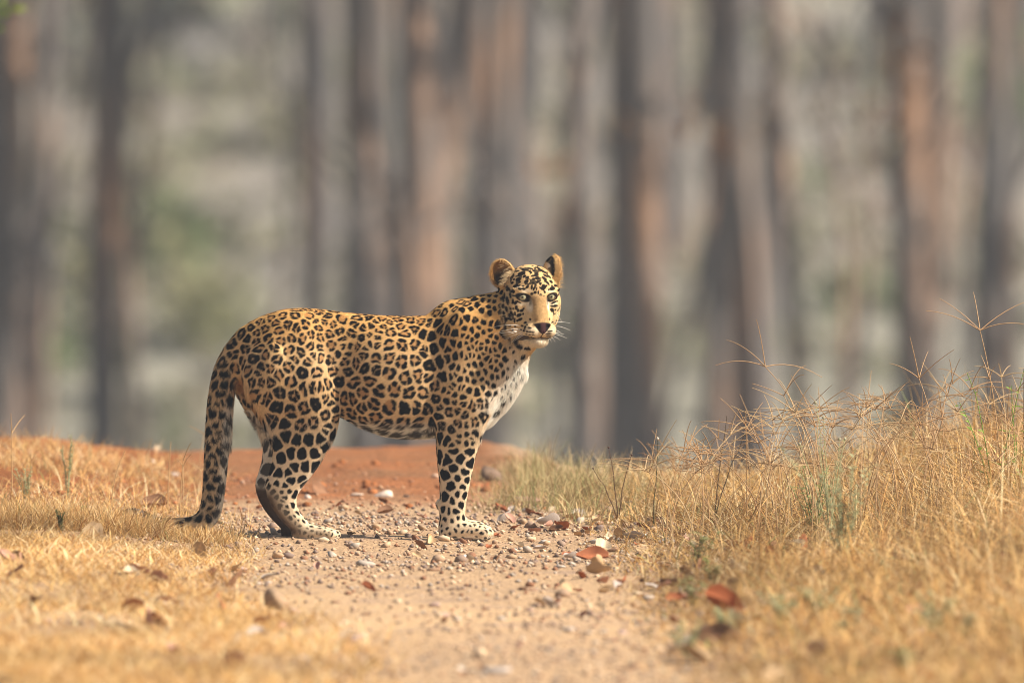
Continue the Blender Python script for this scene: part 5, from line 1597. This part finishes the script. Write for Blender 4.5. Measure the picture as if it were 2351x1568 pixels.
TALL = [(1757, 838, 0.3, 0.45, 2.4, 4, 0.22, "arching finger-grass stalk whose long spikes reach farthest over the track"), (1800, 905, 0.0, 0.25, 2.6, 3, 0.17, "finger-grass stalk with three drooping spikes below the longest-reaching one"),
        (2250, 755, -0.2, 0.12, 2.9, 5, 0.20, "tallest finger-grass stalk, its star of spikes above all others"), (1912, 978, -0.3, 0.2, 0.5, 4, 0.14, "stalk with a neat four-rayed star beside the pale green herb"),
        (2010, 935, -0.4, 0.3, 2.2, 5, 0.16, "stalk with a five-rayed star above the middle of the bank"), (2110, 865, -0.1, 0.35, 2.0, 4, 0.17, "tall stalk bending under curved spikes near the tallest one"),
        (2175, 905, 0.2, 0.3, 0.9, 4, 0.15, "tall stalk with a lopsided star leaning away from the track"), (1720, 985, 0.3, 0.5, 2.7, 4, 0.15, "low-arching stalk nearest the dark twiggy herb")]
for i, (px, py, Y, ln, a, k, L, lab) in enumerate(TALL):
    stalk_to(px, py, Y, ln, a, k, lab, 300 + i, None, L)
rg = np.random.default_rng(99)
NSP = {2: "dry finger-grass stalk ending in two thin seed spikes on the bank", 3: "dry finger-grass stalk ending in three thin seed spikes on the bank", 4: "dry finger-grass stalk ending in four thin seed spikes on the bank", 5: "dry finger-grass stalk ending in five thin seed spikes on the bank"}
for i in range(150):
    px = rg.uniform(1480, 2420); top = np.interp(px, [1480, 1700, 1900, 2350], [1060, 985, 915, 850])
    ns = int(rg.integers(2, 6))
    py = top + (1085 - top) * rg.random() ** 1.25
    stalk_to(px, py, rg.uniform(-1.6, 1.6), rg.uniform(0.1, 0.7), rg.uniform(0.3, 2.9), ns, NSP[ns], 400 + i, "finger-grass stalks on the bank", rg.uniform(0.08, 0.17),
             [(0.46, 0.29, 0.15), (0.56, 0.40, 0.22), (0.40, 0.24, 0.12)][i % 3])
for i in range(16):                               # bare straws on the tail side
    px = rg.uniform(20, 470); py = rg.uniform(985, 1110)
    stalk_to(px, py, rg.uniform(0.6, 3.2), rg.uniform(0.1, 0.6), rg.uniform(0.2, 2.9), int(rg.integers(0, 3)), "bare dry straw standing in the thin grass behind the tail", 600 + i, "straws behind the tail", 0.09, (0.52, 0.34, 0.17))

# herbs
herb_m = attr_mat("herb_leaf", rough=0.65, spec=0.25, transl=0.3)
def herb(px, py_base, Y, h, nst, col, label, seed, leaf=0.02, nleaf=14, spread=0.25, heads=None, name="wild_herb"):
    rg = np.random.default_rng(seed)
    if Y is None: p = ground_hit(px, py_base)
    else:
        p = PX(px, py_base, Y)
    e = link(bpy.data.objects.new(name, None)); e.location = (p.x, p.y, gz(p.x, p.y) - 0.01)
    h = h + max(0, p.z - gz(p.x, p.y))
    paths, LV, LF_, LCc = [], [], [], []; off = 0; tips = []
    for s in range(nst):
        a = rg.uniform(0, 6.28); ln = rg.uniform(0.2, 1) * spread
        t = np.linspace(0, 1, 7); hh = h * rg.uniform(0.65, 1.0)
        pts = np.stack([math.cos(a) * hh * ln * t ** 1.4, 0.6 * math.sin(a) * hh * ln * t ** 1.4, hh * t], 1) + rg.normal(0, 0.003, (7, 3)) * t[:, None]
        paths.append((pts, 0.0019 * (1.2 - 0.7 * t))); tips.append(pts[-1])
        for k in range(nleaf):
            tt = rg.uniform(0.15, 1.0); c = np.array([np.interp(tt, t, pts[:, m]) for m in range(3)])
            la = rg.uniform(0, 6.28); d = np.array([math.cos(la), math.sin(la), rg.uniform(-0.1, 0.7)]); d /= np.linalg.norm(d)
            sdv = np.cross(d, [0, 0, 1.0]); sdv /= np.linalg.norm(sdv); L = leaf * rg.uniform(0.6, 1.3)
            up = np.cross(sdv, d)
            LV += [c, c + d * L * 0.5 + sdv * L * 0.22 + up * L * 0.05, c + d * L - up * L * 0.08, c + d * L * 0.5 - sdv * L * 0.22 + up * L * 0.05]
            LF_.append([off, off + 1, off + 2, off + 3]); off += 4
            LCc += [np.array(col) * rg.uniform(0.7, 1.3)] * 4
    V, F = tubes(paths, 4)
    m = mesh_from("stem", V, F, herb_m, True); set_color(m, np.tile(np.array(col) * 0.95, (len(V), 1))); link(bpy.data.objects.new("stem", m), e)
    m = mesh_from("foliage", np.array(LV), np.array(LF_), herb_m); set_color(m, np.clip(np.array(LCc), 0, 0.9)); link(bpy.data.objects.new("foliage", m), e)
    if heads:
        hc, hr, hn = heads
        for tp in tips[:hn]:
            V = stone_verts(IV1, rg, 0.4) * hr + tp
            m = mesh_from("flower_head", V, IF1, herb_m, True); set_color(m, np.tile(hc, (len(V), 1)))
            link(bpy.data.objects.new("flower_head", m), e)
    tag(e, label, "herb")
    return e
SAGE = (0.42, 0.44, 0.26); PALEG = (0.33, 0.38, 0.15); DKG = (0.10, 0.12, 0.045); FRESH = (0.20, 0.34, 0.05)
herb(1905, 1090, -1.2, 0.24, 6, (0.48, 0.50, 0.28), "pale green herb with clustered whitish flower heads rising from the grass bank", 1, 0.020, 10, 0.30, ((0.48, 0.46, 0.32), 0.0065, 5))
herb(1935, 1200, -2.6, 0.26, 14, SAGE, "bushy sage-green herb, out of focus, in front of the pale flowering herb", 2, 0.022, 26, 0.55)
herb(1870, 1120, -0.8, 0.10, 7, PALEG, "yellow-green low tuft at the foot of the flowering herb", 3, 0.022, 16, 0.5)
herb(2285, 1000, -0.3, 0.22, 3, FRESH, "green-leaved sprig climbing beside the tallest stalk", 4, 0.035, 7, 0.35)
herb(2335, 990, -0.3, 0.16, 4, FRESH, "bright green sprig at the outer end of the grass bank", 5, 0.035, 8, 0.5)
herb(140, 1225, None, 0.085, 8, DKG, "small dark green bushy herb in the straw before the tail tip", 6, 0.010, 34, 0.30)
herb(185, 1190, None, 0.055, 5, FRESH, "fresh light green sprig beside the dark bushy herb", 7, 0.016, 14, 0.7)
herb(155, 1090, 1.6, 0.15, 6, SAGE, "tall sage-grey herb standing on the red bank", 8, 0.014, 26, 0.25)
herb(60, 1120, 1.4, 0.09, 7, SAGE, "low sage-grey herb on the red bank near the tall one", 9, 0.014, 26, 0.5)
herb(1640, 1075, 0.4, 0.20, 2, (0.13, 0.09, 0.05), "dark twiggy herb with brown seed clusters at the bank's inner end", 10, 0.010, 22, 0.35)
herb(1500, 1085, 0.4, 0.17, 1, (0.12, 0.11, 0.05), "single thin herb topped with a white flower near the bank's inner end", 11, 0.010, 9, 0.15, ((0.80, 0.76, 0.70), 0.006, 1))
herb(1715, 1262, None, 0.03, 10, (0.36, 0.40, 0.24), "grey-green creeping herb on the path edge of the bank", 12, 0.016, 14, 2.2)
herb(1800, 1265, None, 0.035, 10, (0.36, 0.38, 0.24), "second creeping grey-green herb, deeper in the bank", 13, 0.016, 14, 2.2)
herb(1620, 1310, None, 0.05, 6, PALEG, "lime-green seedling tuft between rust-red leaves at the bank edge", 14, 0.020, 9, 1.0)
herb(2150, 1450, None, 0.12, 8, SAGE, "blurred grey-green herb low in the foreground of the bank", 15, 0.022, 20, 0.7)
herb(1880, 1420, None, 0.10, 7, SAGE, "blurred olive herb on the bank near the large rust-red leaf", 16, 0.022, 20, 0.7)
herb(1420, 1075, 0.8, 0.10, 3, (0.14, 0.08, 0.05), "thin herb with round dark brown seed balls over the short grass", 17, 0.006, 5, 0.9, ((0.10, 0.05, 0.035), 0.0045, 3))
rh = np.random.default_rng(31)
for i in range(14):
    e = herb(rh.uniform(1560, 2340), rh.uniform(1250, 1560), None, rh.uniform(0.05, 0.12), 7, (SAGE, (0.34, 0.36, 0.22), (0.30, 0.31, 0.14))[i % 3], "soft sage-green herb tuft, out of focus, in the near grass of the bank", 700 + i, 0.022, 18, 0.8)
    e["group"] = "sage tufts in the near grass"
# a dark weathered stump showing at the end of the bank
p = PX(2378, 900, 0.3)
st = np.array([[0.02, 0, 0], [0, 0, 0.2], [-0.005, 0, 0.42], [0.0, 0, 0.55]])
V, F = tubes([(st, np.array([0.05, 0.042, 0.036, 0.018])), (np.array([[0, 0, 0.36], [0.05, 0.01, 0.45], [0.07, 0.02, 0.56]]), np.array([0.02, 0.016, 0.008]))], 9)
V += vnoise(V, 22.0, 3.0, 2)[:, None] * 0.006
dk_m, *_ = new_mat("charred_bark", (0.045, 0.024, 0.016), 0.85, 0.1)
o = link(bpy.data.objects.new("tree_stump", mesh_from("tree_stump", V, F, dk_m, True))); o.location = (p.x, p.y, gz(p.x, p.y) - 0.02)
tag(o, "dark burnt sapling stump at the outer end of the grass bank", "stump")

# =================================================================== the dusty air
hz_m = bpy.data.materials.new("haze"); hz_m.use_nodes = True
hn, hl = hz_m.node_tree.nodes, hz_m.node_tree.links
hn.remove(hn["Principled BSDF"])
pv = hn.new("ShaderNodeVolumePrincipled")
pv.inputs["Color"].default_value = (0.76, 0.84, 1.0, 1); pv.inputs["Density"].default_value = 0.0007; pv.inputs["Anisotropy"].default_value = 0.0
hl.new(pv.outputs[0], hn["Material Output"].inputs["Volume"])
x0, x1, y0, y1, z0, z1 = -262, 262, -112, 430, -9.0, 62.0
hv = [(x, y, z) for x in (x0, x1) for y in (y0, y1) for z in (z0, z1)]
hf = [[0, 1, 3, 2], [4, 6, 7, 5], [0, 4, 5, 1], [2, 3, 7, 6], [0, 2, 6, 4], [1, 5, 7, 3]]
hz = link(bpy.data.objects.new("haze", mesh_from("haze", np.array(hv, float), hf, hz_m))); hz["kind"] = "stuff"; hz["label"] = "thin dusty haze hanging in the air of the wood"
